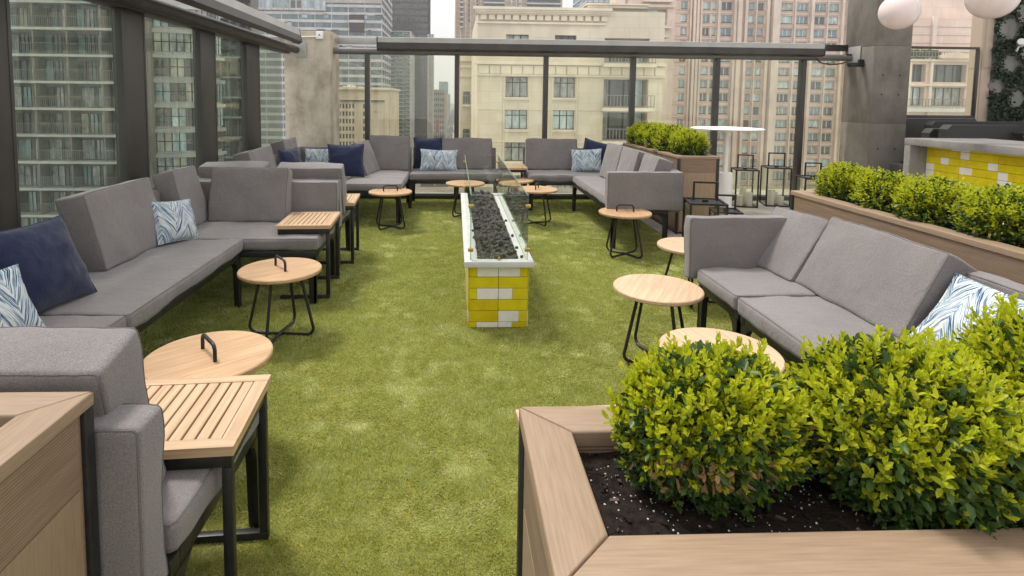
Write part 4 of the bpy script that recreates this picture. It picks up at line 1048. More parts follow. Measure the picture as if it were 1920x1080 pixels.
# ------------------------------------------------------------------ the city beyond
GZ = -40.0
class Pm:
    """measured picture positions turned into x and z on a facade plane"""
    def __init__(s, Y, cx, cy): s.Y, s.cx, s.cy = Y, cx, cy
    def X(s, px): return at(px, s.cy, s.Y).x
    def Z(s, py): return at(s.cx, py, s.Y).z
def wall_grid(mb, x0, x1, z0, z1, Y, holes, depth, m):
    xs = sorted({x0, x1, *[h[0] for h in holes], *[h[1] for h in holes]}); zs = sorted({z0, z1, *[h[2] for h in holes], *[h[3] for h in holes]})
    for a, b in zip(xs[:-1], xs[1:]):
        for c, d in zip(zs[:-1], zs[1:]):
            mx, mz = (a+b)/2, (c+d)/2
            if any(h[0] < mx < h[1] and h[2] < mz < h[3] for h in holes): continue
            mb.add([(a, Y, c), (b, Y, c), (b, Y, d), (a, Y, d)], [(0, 1, 2, 3)], m)
    for a, b, c, d in holes:
        y2 = Y+depth
        mb.add([(a, Y, c), (b, Y, c), (b, Y, d), (a, Y, d), (a, y2, c), (b, y2, c), (b, y2, d), (a, y2, d)], [(0, 4, 5, 1), (1, 5, 6, 2), (2, 6, 7, 3), (3, 7, 4, 0)], m)
def win_mb(x0, x1, z0, z1, Y, pane, fr, nx=2, nz=2, fw=.08, top=None, mb=None):
    mb = mb or MB(); mb.box(x0, x1, Y, Y+.02, z0, z1, pane)
    if fr:
        for i in range(nx+1):
            x = x0+(x1-x0)*i/nx; mb.box(max(x0, x-fw/2), min(x1, x+fw/2), Y-.06, Y-.001, z0, z1, fr)
        zz = [z0, z1]+([z0+(z1-z0)*top] if top else [])
        for z in zz: mb.box(x0, x1, Y-.055, Y-.002, max(z0, z-fw/2), min(z1, z+fw/2), fr)
    return mb
def railing(mb, x0, x1, Y, z0, z1, step, m, t=.05):
    mb.box(x0, x1, Y-t, Y+t, z1-t*1.4, z1, m); mb.box(x0, x1, Y-t, Y+t, z0+.12, z0+.12+t*1.4, m)
    n = max(2, int((x1-x0)/step))
    for i in range(n+1):
        x = x0+(x1-x0)*i/n; mb.box(x-t*.5, x+t*.5, Y-t*.5, Y+t*.5, z0, z1-t*1.4, m)
def body_box(mb, x0, x1, y0, y1, z0, z1, m): mb.box(x0, x1, y0, y1, z0, z1, m)
cr = random.Random(21)
# ---- cream building facing the terrace
def cream():
    P = Pm(68, 1060, 150); X, Z = P.X, P.Z; Y = 68
    t = thing('stone_building', 'cream stone building with a dentil cornice and divided windows behind the far glass', 'building', (X(1060), Y+12, GZ))
    L = t.location; off = lambda mb, n, **k: (lambda o: (setattr(o, 'location', (-L.x, -L.y, -L.z)), o)[1])(mb.build(n, t, **k))
    rows = [(66, 105), (145, 183), (207, 243), (268, 303), (329, 364), (390, 425)]
    cols = [(948, 990), (1039, 1079)]
    holes = [(X(a), X(b), Z(d), Z(c)) for c, d in rows for a, b in cols]
    balc = [(X(1132), X(1216), Z(200), Z(147)), (X(1132), X(1216), Z(262), Z(209)), (X(1132), X(1216), Z(322), Z(270)), (X(1132), X(1216), Z(118), Z(70))]
    w = MB(); x0, x1 = X(895), X(1243)
    wall_grid(w, x0, x1, GZ, Z(20), Y, holes+balc, .7, 'cream_stone')
    w.box(x0+.01, x1-.01, Y+2.4, Y+26, GZ, Z(21), 'cream_stone'); w.box(x0, x0+.5, Y+.001, Y+26, GZ, Z(20), 'cream_stone'); w.box(x1-.5, x1, Y+.001, Y+26, GZ, Z(20), 'cream_stone')
    w.box(x0+.5, x1-.5, Y+.001, Y+26, Z(20)-.4, Z(20), 'roof_grey')
    w.box(X(1130), X(1209), Y+.9, Y+14, Z(25), Z(8), 'cream_stone')
    w.box(X(1243)+.005, X(1262), Y+2, Y+24, GZ, Z(70), 'cream_stone')
    off(w, 'wall')
    c = MB()
    def band(pa, pb, ya, yb, pr, m='cream_trim'): c.box(X(pa), X(pb), Y-pr, Y+.3, Z(yb), Z(ya), m)
    band(886, 1140, 17, 22, 1.15); band(888, 1138, 22.2, 25, .95); band(890, 1136, 25.2, 28, .75); band(892.5, 1133, 28.2, 30, .5); band(893, 1132, 43, 46.5, .35)
    for i in range(16): a = 900+i*14.9; c.box(X(a), X(a+10.8), Y-.32, Y+.1, Z(39.5), Z(30.3), 'cream_trim')
    band(894, 1245, 116.5, 120, .28); band(890, 1247, 120.2, 122.5, .5); band(893, 1245, 141, 143.5, .4); band(894, 1244, 143.7, 145, .2)
    for i in range(17):
        a = 898+i*20.6
        if a < 1236: c.box(X(a), X(a+18), Y-.16, Y+.1, Z(140), Z(124.5), 'cream_trim')
    for y in (205, 265.5, 327, 388): band(895, 1243, y, y+1.6, .14)
    for a, b in cols:
        for cc, d in rows[1:]: band(a-3, b+3, d+3.5, d+5.2, .22); band(a-2, b+2, d+.3, d+3.2, .08)
        for xx in (a-4, b+2.4): c.box(X(xx), X(xx+1.6), Y-.10, Y+.1, Z(430), Z(146), 'cream_trim')
    for xx in (896, 944, 1016, 1085, 1128, 1236): c.box(X(xx), X(xx+.9), Y-.07, Y+.1, Z(430), Z(146), 'cream_trim')
    c.box(X(1096), X(1213), Y-.2, Y+14.3, Z(8), Z(5.4), 'cream_trim'); c.box(X(1100), X(1211), Y+.2, Y+14.2, Z(13), Z(8.2), 'cream_trim')
    for i in range(5): a = 1143+i*14.5; c.box(X(a), X(a+10), Y+.6, Y+1, Z(27), Z(18), 'cream_trim')
    c.box(X(1242), X(1263), Y+1.7, Y+24.2, Z(64), Z(60), 'cream_trim')
    off(c, 'cornice')
    for i, h in enumerate(holes):
        k = i//2
        pane = ('curtain_pane', 'dark_pane', 'curtain_pane')[i % 3] if k < 2 else ('pale_pane' if k == 2 else 'curtain_pane')
        nx, tp = (3, .72)
        off(win_mb(*h, Y+.62, pane, 'frame_dark', nx, 2, .11, tp), 'window')
    for i, h in enumerate(balc):
        o = MB(); o.box(h[0], h[1], Y+2.2, Y+2.3, h[2], h[3], 'dark_pane'); o.box(h[0], h[1], Y+.72, Y+2.3, h[3]-.06, h[3], 'cream_stone')
        wdt = h[1]-h[0]
        for f0, f1, m in ((.0, .22, 'curtain_pane'), (.24, .55, 'dark_pane'), (.57, .76, 'dark_pane'), (.78, 1, 'pale_pane')):
            win_mb(h[0]+wdt*f0, h[0]+wdt*f1, h[2], h[3], Y+2.1, m, 'frame_dark', 1, 1, .12, None, o)
        off(o, 'balcony_door')
        r = MB(); r.box(h[0]-.3, h[1]+.5, Y-1.2, Y+2.1, h[2]-.45, h[2]-.06, 'cream_trim'); railing(r, h[0]-.2, h[1]+.4, Y-1.1, h[2]-.05, h[2]+1.45, .38, 'rail_metal', .06)
        off(r, 'balcony')
    # wing set back on the left
    wg = MB(); P2 = Pm(96, 880, 180); xa, xb = P2.X(863), P2.X(893); zt = P2.Z(107)
    wg.box(xa, xb, 96, 112, GZ, zt, 'cream_stone'); wg.box(xa-.5, xb, 95.4, 112.3, zt-.7, zt+.5, 'cream_trim'); wg.box(xa-.3, xb, 95.6, 112.2, P2.Z(127), P2.Z(122), 'cream_trim'); wg.box(xa-.3, xb, 95.6, 112.2, P2.Z(144), P2.Z(140), 'cream_trim')
    off(wg, 'side_wing')
    for yy in (196, 266, 326):
        r = MB(); r.box(xa+.3, xb-.2, 94, 95.98, P2.Z(yy+3), P2.Z(yy), 'cream_trim'); railing(r, xa+.4, xb-.3, 94.2, P2.Z(yy), P2.Z(yy-17), .4, 'rail_metal', .07); off(r, 'balcony')
        o = win_mb(xa+.5, xa+1.6, P2.Z(yy), P2.Z(yy-24), 95.9, 'dark_pane', 'frame_dark', 1, 1, .1); off(o, 'balcony_door')
cream()
# ---- pink residential tower
def pink():
    P = Pm(170, 1420, 200); X, Z = P.X, P.Z; Y = 170
    t = thing('residential_tower', 'pink stone residential tower with many paired windows, filling the right of the far glass', 'building', (X(1420), Y, GZ))
    L = t.location; put = lambda mb, n: (lambda o: (setattr(o, 'location', (-L.x, -L.y, -L.z)), o)[1])(mb.build(n, t))
    cols = [(1270, 1282, 2, -1), (1311, 1324, 2, 0), (1328, 1335.5, 1, 0), (1345, 1365, 2, 0), (1395, 1406, 1, 1), (1412, 1424, 1, 1), (1454, 1477, 3, 0), (1484.5, 1506, 3, 0), (1518, 1538, 2, 0), (1543.5, 1562, 2, 0)]
    rows = [(126.6+24.45*k, 126.6+24.45*k+15.4) for k in range(-6, 13)]
    holes = []; spec = []
    for k, (c, d) in enumerate(rows):
        for a, b, nx, pl in cols: holes.append((X(a), X(b), Z(d), Z(c))); spec.append((k, nx, pl))
    w = MB(); wall_grid(w, X(1247), X(1592), GZ, Z(-40), Y, holes, .55, 'pink_stone')
    w.box(X(1247), X(1592), Y+1.2, Y+40, GZ, Z(-41), 'pink_stone'); put(w, 'wall')
    pi = MB()
    for a, b, pr in ((1286, 1289, .7), (1291, 1295, 1.3), (1299, 1303, .6), (1306, 1308, .5), (1337.5, 1341.5, .6), (1366.5, 1371, 1.0), (1372, 1379, 1.6), (1387, 1391.5, .9), (1408, 1410, .5), (1427, 1432, .9), (1436, 1447, 1.8), (1449, 1452, 1.0), (1479.5, 1482, .5), (1509, 1514, .9), (1540, 1542, .5), (1566, 1570, .8), (1576, 1591, .5)):
        pi.box(X(a), X(b), Y-pr, Y+.1, GZ, Z(-40), 'pink_pier')
    put(pi, 'pier')
    sc_ = MB()
    for c, d in rows:
        for zz in (d+1.1, c-2.6): sc_.box(X(1248), X(1591), Y-.16, Y+.05, Z(zz+.55), Z(zz), 'rose_stone')
        sc_.box(X(1393.5), X(1425), Y-.08, Y+.05, Z(d+7.4), Z(d+2.0), 'rose_stone')  # spandrel panels of a darker rose stone
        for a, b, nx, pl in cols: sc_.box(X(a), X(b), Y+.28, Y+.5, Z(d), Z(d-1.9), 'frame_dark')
    put(sc_, 'string_courses')
    order = sorted(range(len(holes)), key=lambda i: abs(spec[i][0]-8))
    rest = MB()
    for n, i in enumerate(order):
        k, nx, pl = spec[i]; h = holes[i]; pane = cr.choice(('pale_pane', 'blue_pane', 'pale_pane', 'dark_pane', 'blue_pane', 'curtain_pane'))
        if n < 100: put(win_mb(*h, Y+.5, pane, 'frame_white', nx, 1, .26), 'window')
        else: win_mb(*h, Y+.5, pane, 'frame_white', nx, 1, .26, None, rest)
    tag(put(rest, 'windows'), kind='stuff')
pink()
# ---- generic banded tower
def tower(name, label, pxa, pxb, pyt, Y, depth, wall, pane, pitch, band, ribs=0, rib_w=.5, bandm=None, cat='building', y_end=330, cy=150, ribm=None, rib_pr=.5, band_pr=.4):
    P = Pm(Y, (pxa+pxb)/2, cy); X, Z = P.X, P.Z
    t = thing(name, label, cat, (X((pxa+pxb)/2), Y, GZ)); L = t.location
    put = lambda mb, n: (lambda o: (setattr(o, 'location', (-L.x, -L.y, -L.z)), o)[1])(mb.build(n, t))
    b = MB(); b.box(X(pxa), X(pxb), Y, Y+depth, GZ, Z(pyt)-.01, wall); put(b, 'wall')
    g = MB(); g.box(X(pxa)+.2, X(pxb)-.2, Y-.08, Y-.005, GZ+3, Z(pyt)-.4, pane)
    g.box(X(pxb)+.005, X(pxb)+.08, Y+.3, Y+depth-.3, GZ+3, Z(pyt)-.4, pane); g.box(X(pxa)-.08, X(pxa)-.005, Y+.3, Y+depth-.3, GZ+3, Z(pyt)-.4, pane); put(g, 'window_band')
    bd = MB(); y = pyt
    while y < y_end:
        bd.box(X(pxa)-band_pr, X(pxb)+band_pr, Y-band_pr, Y+depth+band_pr, Z(y+band), Z(y), bandm or wall); y += pitch
    put(bd, 'floor_bands')
    if ribs:
        r = MB(); n = int((pxb-pxa)/ribs)
        for i in range(n+1):
            x = X(pxa+(pxb-pxa)*i/n); r.box(x-rib_w/2, x+rib_w/2, Y-rib_pr, Y+.1, GZ, Z(pyt), ribm or wall)
        m_ = int(depth/(X(pxa+ribs)-X(pxa)))
        for i in range(m_+1):
            yy = Y+depth*i/max(1, m_); r.box(X(pxb)-.05, X(pxb)+rib_pr, yy-rib_w/2, yy+rib_w/2, GZ, Z(pyt), ribm or wall)
        put(r, 'mullions')
    return t, P, put
tower('office_tower', 'dark brown gridded office tower rising at the top left of centre, against the sky', 722, 801, -70, 430, 40, 'brown_tower', 'dark_pane', 12.2, 3.2, 4.0, .55)
tower('office_tower', 'near black tower between the green balcony tower and the white ribbed tower', 763, 802.5, 63, 385, 14, 'dark_tower', 'dark_pane', 8.0, 1.3, 6, .4)
tower('office_tower', 'narrow white ribbed tower beside the view down the street', 803.5, 811.5, 64, 384, 8, 'white_stone', 'dark_pane', 300, 2, 2.6, 1.3)
t, P, put = tower('balcony_tower', 'green glass apartment tower with staggered balconies, left of the near black tower', 690, 769, 58, 340, 30, 'green_pane', 'green_pane', 7.4, 1.2, 12, .35, 'white_stone', ribm='white_stone')
b0 = None
for r_ in range(26):
    for c_ in range(3):
        px = 739+c_*10+(r_ % 2)*2.5; py = 64+r_*7.4+(c_ % 2)*2.2
        if b0 is None:
            q = MB(); q.box(0, 2.0, 0, 1.6, 0, .28, 'white_stone'); q.box(0, 2.0, .0, .08, .281, 1.35, 'green_pane'); q.box(.2, 1.8, 1.595, 1.6, .3, 2.0, 'dark_pane'); o = b0 = q.build('balcony', t)
        else: o = b0.copy(); col.objects.link(o); o.parent = t
        o.location = (P.X(px)-t.location.x, -1.9, P.Z(py)-GZ)
t, P, put = tower('office_building', 'grey stone and glass office building with white bands, behind the rough tan column', 468, 716, -80, 300, 45, 'office_stone', 'office_pane', 14.6, 5.2, 30, .3, 'office_band', ribm='office_band', rib_pr=.25)
q = MB(); q.box(P.X(468)-.5, P.X(612), 298.9, 299.5, P.Z(21), P.Z(-90), 'office_stone'); q.box(P.X(612.2), P.X(716), 299.1, 299.5, P.Z(5), P.Z(-90), 'office_stone'); put(q, 'upper_wall')
for i in range(12):
    a = 481+i*11.3
    for yy in (2, -26): q = MB(); q.box(P.X(a), P.X(a+7.6), 298.7, 298.89, P.Z(yy+14), P.Z(yy), cr.choice(('sky_pane', 'dark_pane', 'blue_pane'))); q.box(P.X(a)-.3, P.X(a+7.6)+.3, 298.5, 298.89, P.Z(yy+18), P.Z(yy+14.6), 'office_band'); put(q, 'window')
for i in range(16):
    a = 500+i*13.6; k = cr.randrange(1, 9); yy = 20+14.6*cr.randrange(0, 5)
    q = MB(); q.box(P.X(a), P.X(a+cr.uniform(6, 16)), 299.6, 299.7, P.Z(yy+5+8.8), P.Z(yy+5.9), cr.choice(('sky_pane', 'sky_pane', 'dark_pane'))); put(q, 'window')
q = MB(); q.box(P.X(657), P.X(684), 298.2, 299.3, P.Z(59), P.Z(27), 'brown_tower'); q.box(P.X(657), P.X(684), 297.9, 298.19, P.Z(42), P.Z(37), 'office_band'); put(q, 'recess_shade_box')  # dark box on the facade front, its colour stands for a recess in shade
q = MB(); 
for a, w_, h_ in ((640, 5, 5), (648, 6, 7), (657, 4, 6), (668, 6, 4), (676, 5, 3), (655, 3, 9)): q.box(Pm(150, 690, 160).X(a), Pm(150, 690, 160).X(a+w_), 150, 153, Pm(150, 690, 160).Z(166), Pm(150, 690, 160).Z(166-h_), 'white_stone')
# ---- low limestone building
def limestone():
    P = Pm(130, 690, 220); X, Z = P.X, P.Z; Y = 130
    t = thing('stone_building', 'low beige building with small square windows, right of the rough tan column', 'building', (X(680), Y, GZ)); L = t.location
    put = lambda mb, n: (lambda o: (setattr(o, 'location', (-L.x, -L.y, -L.z)), o)[1])(mb.build(n, t))
    holes = []
    for k in range(8):
        y = 195+k*14.1
        for i in range(5): holes.append((X(612+24+i*6.1), X(612+24+i*6.1+3.6), Z(y+8.5), Z(y)))
        holes.append((X(680.5), X(685.5), Z(y+8.5), Z(y)))
    w = MB(); wall_grid(w, X(560), X(730), GZ, Z(166), Y, holes, .5, 'limestone'); w.box(X(560), X(730), Y+.9, Y+22, GZ, Z(166)-.01, 'limestone'); put(w, 'wall')
    c = MB(); c.box(X(558), X(733), Y-.9, Y+22.6, Z(168), Z(164), 'cream_trim'); c.box(X(559), X(731), Y-.5, Y+22.3, Z(170.5), Z(168.2), 'limestone'); c.box(X(560), X(721), Y-.35, Y-.01, Z(191), Z(187.5), 'roof_grey'); c.box(X(560), X(721.5), Y-.6, Y-.01, Z(187.3), Z(185.5), 'cream_trim')
    for a in (667, 678, 697, 717, 723): c.box(X(a), X(a+1.2), Y-.25, Y-.005, GZ, Z(192), 'cream_trim')
    c.box(X(698.5), X(716.5), Y-.2, Y-.005, Z(208.5), Z(207.5), 'cream_trim')
    for yy in (137, 142, 147): c.box(X(730)+.002, X(730)+.2, yy, yy+.5, GZ, Z(170), 'cream_trim')
    put(c, 'cornice')
    for i, h in enumerate(holes): put(win_mb(*h, Y+.4, 'dark_pane', 'frame_dark', 1, 1, .07), 'window')
    q = MB()
    for a, w_, h_ in ((640, 5, 5), (648, 6, 7), (657, 4, 6), (668, 6, 4), (676, 5, 3)): q.box(X(a), X(a+w_), Y+2, Y+5, Z(166), Z(166-h_), 'white_stone')
    put(q, 'roof_units')
limestone()
# ---- tan tower behind the cream building
t, P, put = tower('residential_tower', 'tan apartment tower with white balconies rising behind the cream building', 853, 1050, -70, 400, 40, 'tan_stone', 'tan_stone', 9.2, 1.0, 9, .8, 'pink_stone', ribm='pink_stone')
q0 = {}
for r_ in range(10):
    for j, (a, b_) in enumerate(((861.5, 867), (877, 879.5), (892, 894.5), (955, 958), (970, 974), (905, 943), (985, 1046))):
        if len(t.children) > 85 and j < 5: continue
        o = MB(); y = -28+r_*9.2
        o.box(P.X(a), P.X(b_), 399.2, 399.9, P.Z(y+6), P.Z(y), 'dark_pane' if j not in (3, 4) else 'pale_pane'); put(o, 'window')
        if j >= 5 or j == 0: o = MB(); o.box(P.X(a)-.3, P.X(b_)+.3, 396.5, 399.1, P.Z(y+8.6), P.Z(y+6.1), 'white_stone' if j else 'pink_stone'); put(o, 'balcony')
tower('glass_tower', 'blue glass tower top just showing above the cream building roof', 1098, 1200, -40, 320, 40, 'far_blue', 'sky_pane', 14, 3, 10, .4, 'office_band')
# ---- pink side building with a loggia
def loggia():
    P = Pm(150, 1225, 40); X, Z = P.X, P.Z; Y = 150
    t = thing('residential_building', 'pale pink building with a glazed loggia between the cream building and the pink tower', 'building', (X(1225), Y, GZ)); L = t.location
    put = lambda mb, n: (lambda o: (setattr(o, 'location', (-L.x, -L.y, -L.z)), o)[1])(mb.build(n, t))
    holes = [(X(1208), X(1251), Z(49), Z(16)), (X(1208), X(1251), Z(0), Z(-30))]
    w = MB(); wall_grid(w, X(1176), X(1266), GZ, Z(-60), Y, holes, 2.2, 'pink_stone'); w.box(X(1176), X(1266), Y+2.4, Y+18, GZ, Z(-60), 'pink_stone'); put(w, 'wall')
    for h in holes: put(win_mb(*h, Y+2.1, 'pale_pane', 'frame_white', 6, 2, .2, .5), 'window'); r = MB(); r.box(h[0]-.8, h[1]+.8, Y-1.6, Y+2, h[2]-.7, h[2]-.1, 'pink_pier'); railing(r, h[0]-.6, h[1]+.6, Y-1.5, h[2]-.1, h[2]+1.3, .6, 'frame_white', .09); put(r, 'balcony')
    c = MB(); c.box(X(1174), X(1264), Y-.7, Y-.005, Z(14), Z(9), 'pink_pier'); put(c, 'cornice')
loggia()
# ---- right hand pale building seen past the tall column
def right_b():
    P = Pm(75, 1770, 120); X, Z = P.X, P.Z; Y = 75
    t = thing('residential_building', 'pale pink apartment building with roof terrace, between grey column and ivy wall', 'building', (X(1770), Y, GZ)); L = t.location
    put = lambda mb, n: (lambda o: (setattr(o, 'location', (-L.x, -L.y, -L.z)), o)[1])(mb.build(n, t))
    rows = ((121, 154), (164, 198), (226, 258), (268, 300)); cols = ((1711, 1737), (1751, 1813))
    holes = [(X(a), X(b), Z(d), Z(c)) for c, d in rows for a, b in cols]
    w = MB(); wall_grid(w, X(1692), X(1846), GZ, Z(105), Y, holes, .9, 'pink_stone'); w.box(X(1692), X(1846), Y+1.2, Y+3, GZ, Z(105)-.02, 'pink_stone')
    w.box(X(1708), X(1905), Y+3.2, Y+5, Z(106), Z(28), 'pink_stone'); w.box(X(1765), X(1930), Y+5.1, Y+7, Z(30), Z(-20), 'pink_stone'); put(w, 'wall')
    c = MB()
    for z_ in (112, 157.5, 200): c.box(X(1690), X(1833), Y-.5, Y+.02, Z(z_+4), Z(z_), 'pink_pier')
    c.box(X(1690), X(1826), Y-1.1, Y+.02, Z(210), Z(203), 'white_stone')
    for a in (1702, 1742, 1818, 1836): c.box(X(a), X(a+5), Y-.35, Y-.01, GZ, Z(117), 'pink_pier')
    for z_ in (44, 60, 76): c.box(X(1708), X(1905), Y+3.1, Y+3.2, Z(z_+.5), Z(z_), 'rose_stone')
    for a in (1778,): c.box(X(a), X(a+8), Y+2.9, Y+3.2, Z(104), Z(24), 'pink_pier')
    c.prism([(X(1752), Z(110)), (X(1814), Z(110)), (X(1814), Z(106)), (X(1783), Z(98)), (X(1752), Z(105))], Y-1.0, Y-.55, 'pink_pier'); put(c, 'cornice')
    for i, h in enumerate(holes): put(win_mb(*h, Y+.8, ('dark_pane', 'dark_pane', 'pale_pane', 'curtain_pane')[i % 4], 'frame_dark', 2 if i % 2 == 0 else 4, 1, .14), 'window')
    for ya, yb in ((186, 201), (98, 110)):
        r = MB(); railing(r, X(1696), X(1828), Y-.9, Z(yb), Z(ya), .42, 'rail_metal', .05); put(r, 'railing')
    g = np.random.default_rng(6); n = 1500; B_ = np.stack([g.uniform(X(1696), X(1760), n), g.uniform(Y-.4, Y+1.5, n), g.uniform(Z(110), Z(97), n)], 1)
    v, qd = leaves_np(B_, unit(g.normal(size=(n, 3))+[0, 0, .6]), unit(g.normal(size=(n, 3))), g.uniform(.25, .5, n), g.uniform(.15, .3, n))
    o = np_mesh('terrace_plants', v, qd, ['street_leaf'], parent=t, loc=(-L.x, -L.y, -L.z))
right_b()
# ---- apartment blocks seen through the left glass
def balcony_block(label, pxa, pxb, Y, slabs, rail_h, bays, wallm, depth=18, cy=200, top=None, panes=('dark_pane', 'curtain_pane', 'yellow_curtain_pane', 'dark_pane', 'blue_pane')):
    P = Pm(Y, (pxa+pxb)/2, cy); X, Z = P.X, P.Z
    t = thing('apartment_block', label, 'building', (X((pxa+pxb)/2), Y, GZ)); L = t.location
    put = lambda mb, n: (lambda o: (setattr(o, 'location', (-L.x, -L.y, -L.z)), o)[1])(mb.build(n, t))
    w = MB(); w.box(X(pxa), X(pxb), Y+2.2, Y+depth, GZ, Z(top if top is not None else slabs[0]-50), wallm)
    for i in range(bays+1):
        x = X(pxa+(pxb-pxa)*i/bays); w.box(x-.12, x+.12, Y+.1, Y+2.199, GZ, Z(slabs[0]-60), wallm)
    put(w, 'wall')
    nwin = 0; rest = MB()
    for k, ys in enumerate(slabs):
        s_ = MB(); s_.box(X(pxa)-.2, X(pxb)+.2, Y-.1, Y+2.19, Z(ys)-.36, Z(ys), 'balcony_slab'); put(s_, 'balcony_slab')
        r = MB(); railing(r, X(pxa), X(pxb), Y-.02, Z(ys), Z(ys-rail_h), .28, 'rail_metal', .035); put(r, 'railing')
        pitch = (slabs[1]-slabs[0])
        for i in range(bays):
            for (f0, f1) in cr.choice((((.06, .30), (.34, .58), (.66, .92)), ((.10, .50), (.62, .9)), ((.05, .45), (.5, .72)))):
                a = pxa+(pxb-pxa)*(i+f0)/bays; b_ = pxa+(pxb-pxa)*(i+f1)/bays
                mbw = win_mb(X(a), X(b_), Z(ys)+.05, Z(ys-pitch*.78), Y+2.1, cr.choice(panes), 'frame_dark', cr.choice((1, 2)), 1, .10, None, None if nwin < 95 else rest)
                if nwin < 95: put(mbw, 'balcony_door')
                nwin += 1
    if rest.v: tag(put(rest, 'balcony_doors'), kind='stuff')
balcony_block('brown apartment block with railed balconies seen through the nearest left pane', -60, 256, 85, [0.5+50.3*k for k in range(-1, 10)], 21, 5, 'brick_brown')
balcony_block('brown apartment block with thin white balcony slabs, seen through the third left glass pane', 392, 474, 112, [68+37.6*k for k in range(-3, 7)], 15, 2, 'brick_brown', 4)
def curved_block():
    Y = 90; P = Pm(Y, 325, 180); X, Z = P.X, P.Z
    t = thing('apartment_block', 'glass fronted apartment block with a curved corner, seen through the second left glass pane', 'building', (X(325), Y, GZ)); L = t.location
    put = lambda mb, n: (lambda o: (setattr(o, 'location', (-L.x, -L.y, -L.z)), o)[1])(mb.build(n, t))
    x0, x1 = X(262), X(390); rad = (x1-x0)
    def ring(r0, n=14): return [(x0+(x1-x0)*math.sin(i/n*math.pi/2)*r0, Y+rad*.55*(1-math.cos(i/n*math.pi/2)*r0)) for i in range(n+1)]
    c = MB(); base = ring(.965)+[(x0, Y+rad)]
    vs = [(x, y, z) for z in (GZ, Z(-60)) for x, y in base]; n = len(base)
    c.add(vs, [tuple(range(n)), tuple(range(n, 2*n))[::-1]]+[(i, (i+1) % n, (i+1) % n+n, i+n) for i in range(n)], 'balcony_slab'); put(c, 'wall')
    pn = ring(.985)
    for k in range(9):
        zb, zt_ = Z(8+47*k+47)+.5, Z(8+47*k)
        for i in range(0, 14, 2):
            (xa, ya), (xb, yb) = pn[i], pn[i+2]
            q = MB(); q.add([(xa, ya, zb), (xb, yb, zb), (xb, yb, zt_-.3), (xa, ya, zt_-.3)], [(0, 1, 2, 3)], cr.choice(('curtain_pane', 'yellow_curtain_pane', 'pale_pane', 'dark_pane', 'blue_pane', 'dark_pane')))
            for f in (0, .5): q.tube([(xa+(xb-xa)*f, ya+(yb-ya)*f-.05, zb), (xa+(xb-xa)*f, ya+(yb-ya)*f-.05, zt_-.3)], .09, 'frame_dark', 4)
            q.tube([(xa, ya-.05, zb+(zt_-zb)*.45), (xb, yb-.05, zb+(zt_-zb)*.45)], .06, 'frame_dark', 4); put(q, 'window')
        rg = ring(1.0); s_ = MB(); vs = [(x, y-.25, z) for z in (zt_-.5, zt_+.1) for x, y in rg]+[(x, y+1.0, z) for z in (zt_-.5, zt_+.1) for x, y in rg]; m_ = len(rg)
        for i in range(m_-1): s_.add([vs[i], vs[i+1], vs[m_+i+1], vs[m_+i], vs[2*m_+i], vs[2*m_+i+1], vs[3*m_+i+1], vs[3*m_+i]], [(0, 1, 2, 3), (4, 7, 6, 5), (0, 4, 5, 1), (3, 2, 6, 7)], 'balcony_slab')
        put(s_, 'floor_slab')
curved_block()
# ---- the street canyon
def canyon():
    data = [(812, 833, 168, 520, 'far_stone', 'beige apartment building lining the street, right of the white ribbed tower'), (813, 837.5, 178, 720, 'tan_stone', 'second tan building along the street, behind the beige one'),
            (824, 838.5, 153, 1000, 'far_blue', 'blue green glass tower far down the street'), (815, 841.5, 183, 1250, 'far_stone', 'pale building far down the street'), (815, 843, 176, 1700, 'far_blue', 'hazy tower at the end of the street')]
    for a, b_, ty, Y, m, lab in data:
        tower('street_building', lab, a, b_, ty, Y, Y*.12, m, 'blue_pane' if 'blue' in m else 'dark_pane', 5000/Y*1.1, (5000/Y*.6) if 'blue' not in m else .8, (b_-a)/5, Y*.0016, m, y_end=245)
canyon()
sg = thing('sign', 'tall red vertical sign on a building beside the street', 'sign', (at(820, 235, 500).x, 500, at(820, 248, 500).z))
q = MB(); hgt = at(820, 224, 500).z-at(820, 248, 500).z; q.bbox(-1.3, 1.3, -.6, .6, 0, hgt, 'rust_red_sign', .1); q.build('sign_board', sg); q = MB(); q.box(-.7, .7, .6, 8, hgt*.3, hgt*.34, 'frame_dark'); q.box(-.7, .7, .6, 8, hgt*.75, hgt*.79, 'frame_dark'); q.build('bracket', sg)
# ground, road, lot
q = MB(); q.box(-1500, 1500, 12, 6000, GZ-1, GZ, 'city_ground'); tag(q.build('ground'), 'city ground', kind='structure')
rx0, rx1 = at(828, 250, 684).x, at(849, 250, 684).x
q = MB(); q.box(rx0, rx1, 150, 2600, GZ+.004, GZ+.03, 'asphalt'); q.box(-160, 160, 118, 129, GZ+.004, GZ+.034, 'asphalt'); q.box(-45, 14, 165, 300, GZ+.004, GZ+.028, 'asphalt'); tag(q.build('road'), 'asphalt street and car park far below', kind='structure')
q = MB()
for i in range(60): q.box((rx0+rx1)/2-.12, (rx0+rx1)/2+.12, 160+i*14, 168+i*14, GZ+.031, GZ+.034, 'road_paint')
for i in range(18): q.box(-40+i*3, -39.8+i*3, 205, 212, GZ+.029, GZ+.033, 'road_paint'); q.box(-40+i*3, -39.8+i*3, 245, 252, GZ+.029, GZ+.033, 'road_paint')
tag(q.build('road_markings'), 'white painted lane and bay lines', kind='structure')
q = MB(); q.box(rx0-3.5, rx0-.01, 150, 2600, GZ, GZ+.16, 'pavement_grey'); q.box(rx1+.01, rx1+3.5, 150, 2600, GZ, GZ+.16, 'pavement_grey'); tag(q.build('pavement'), 'pavements beside the street', kind='structure')
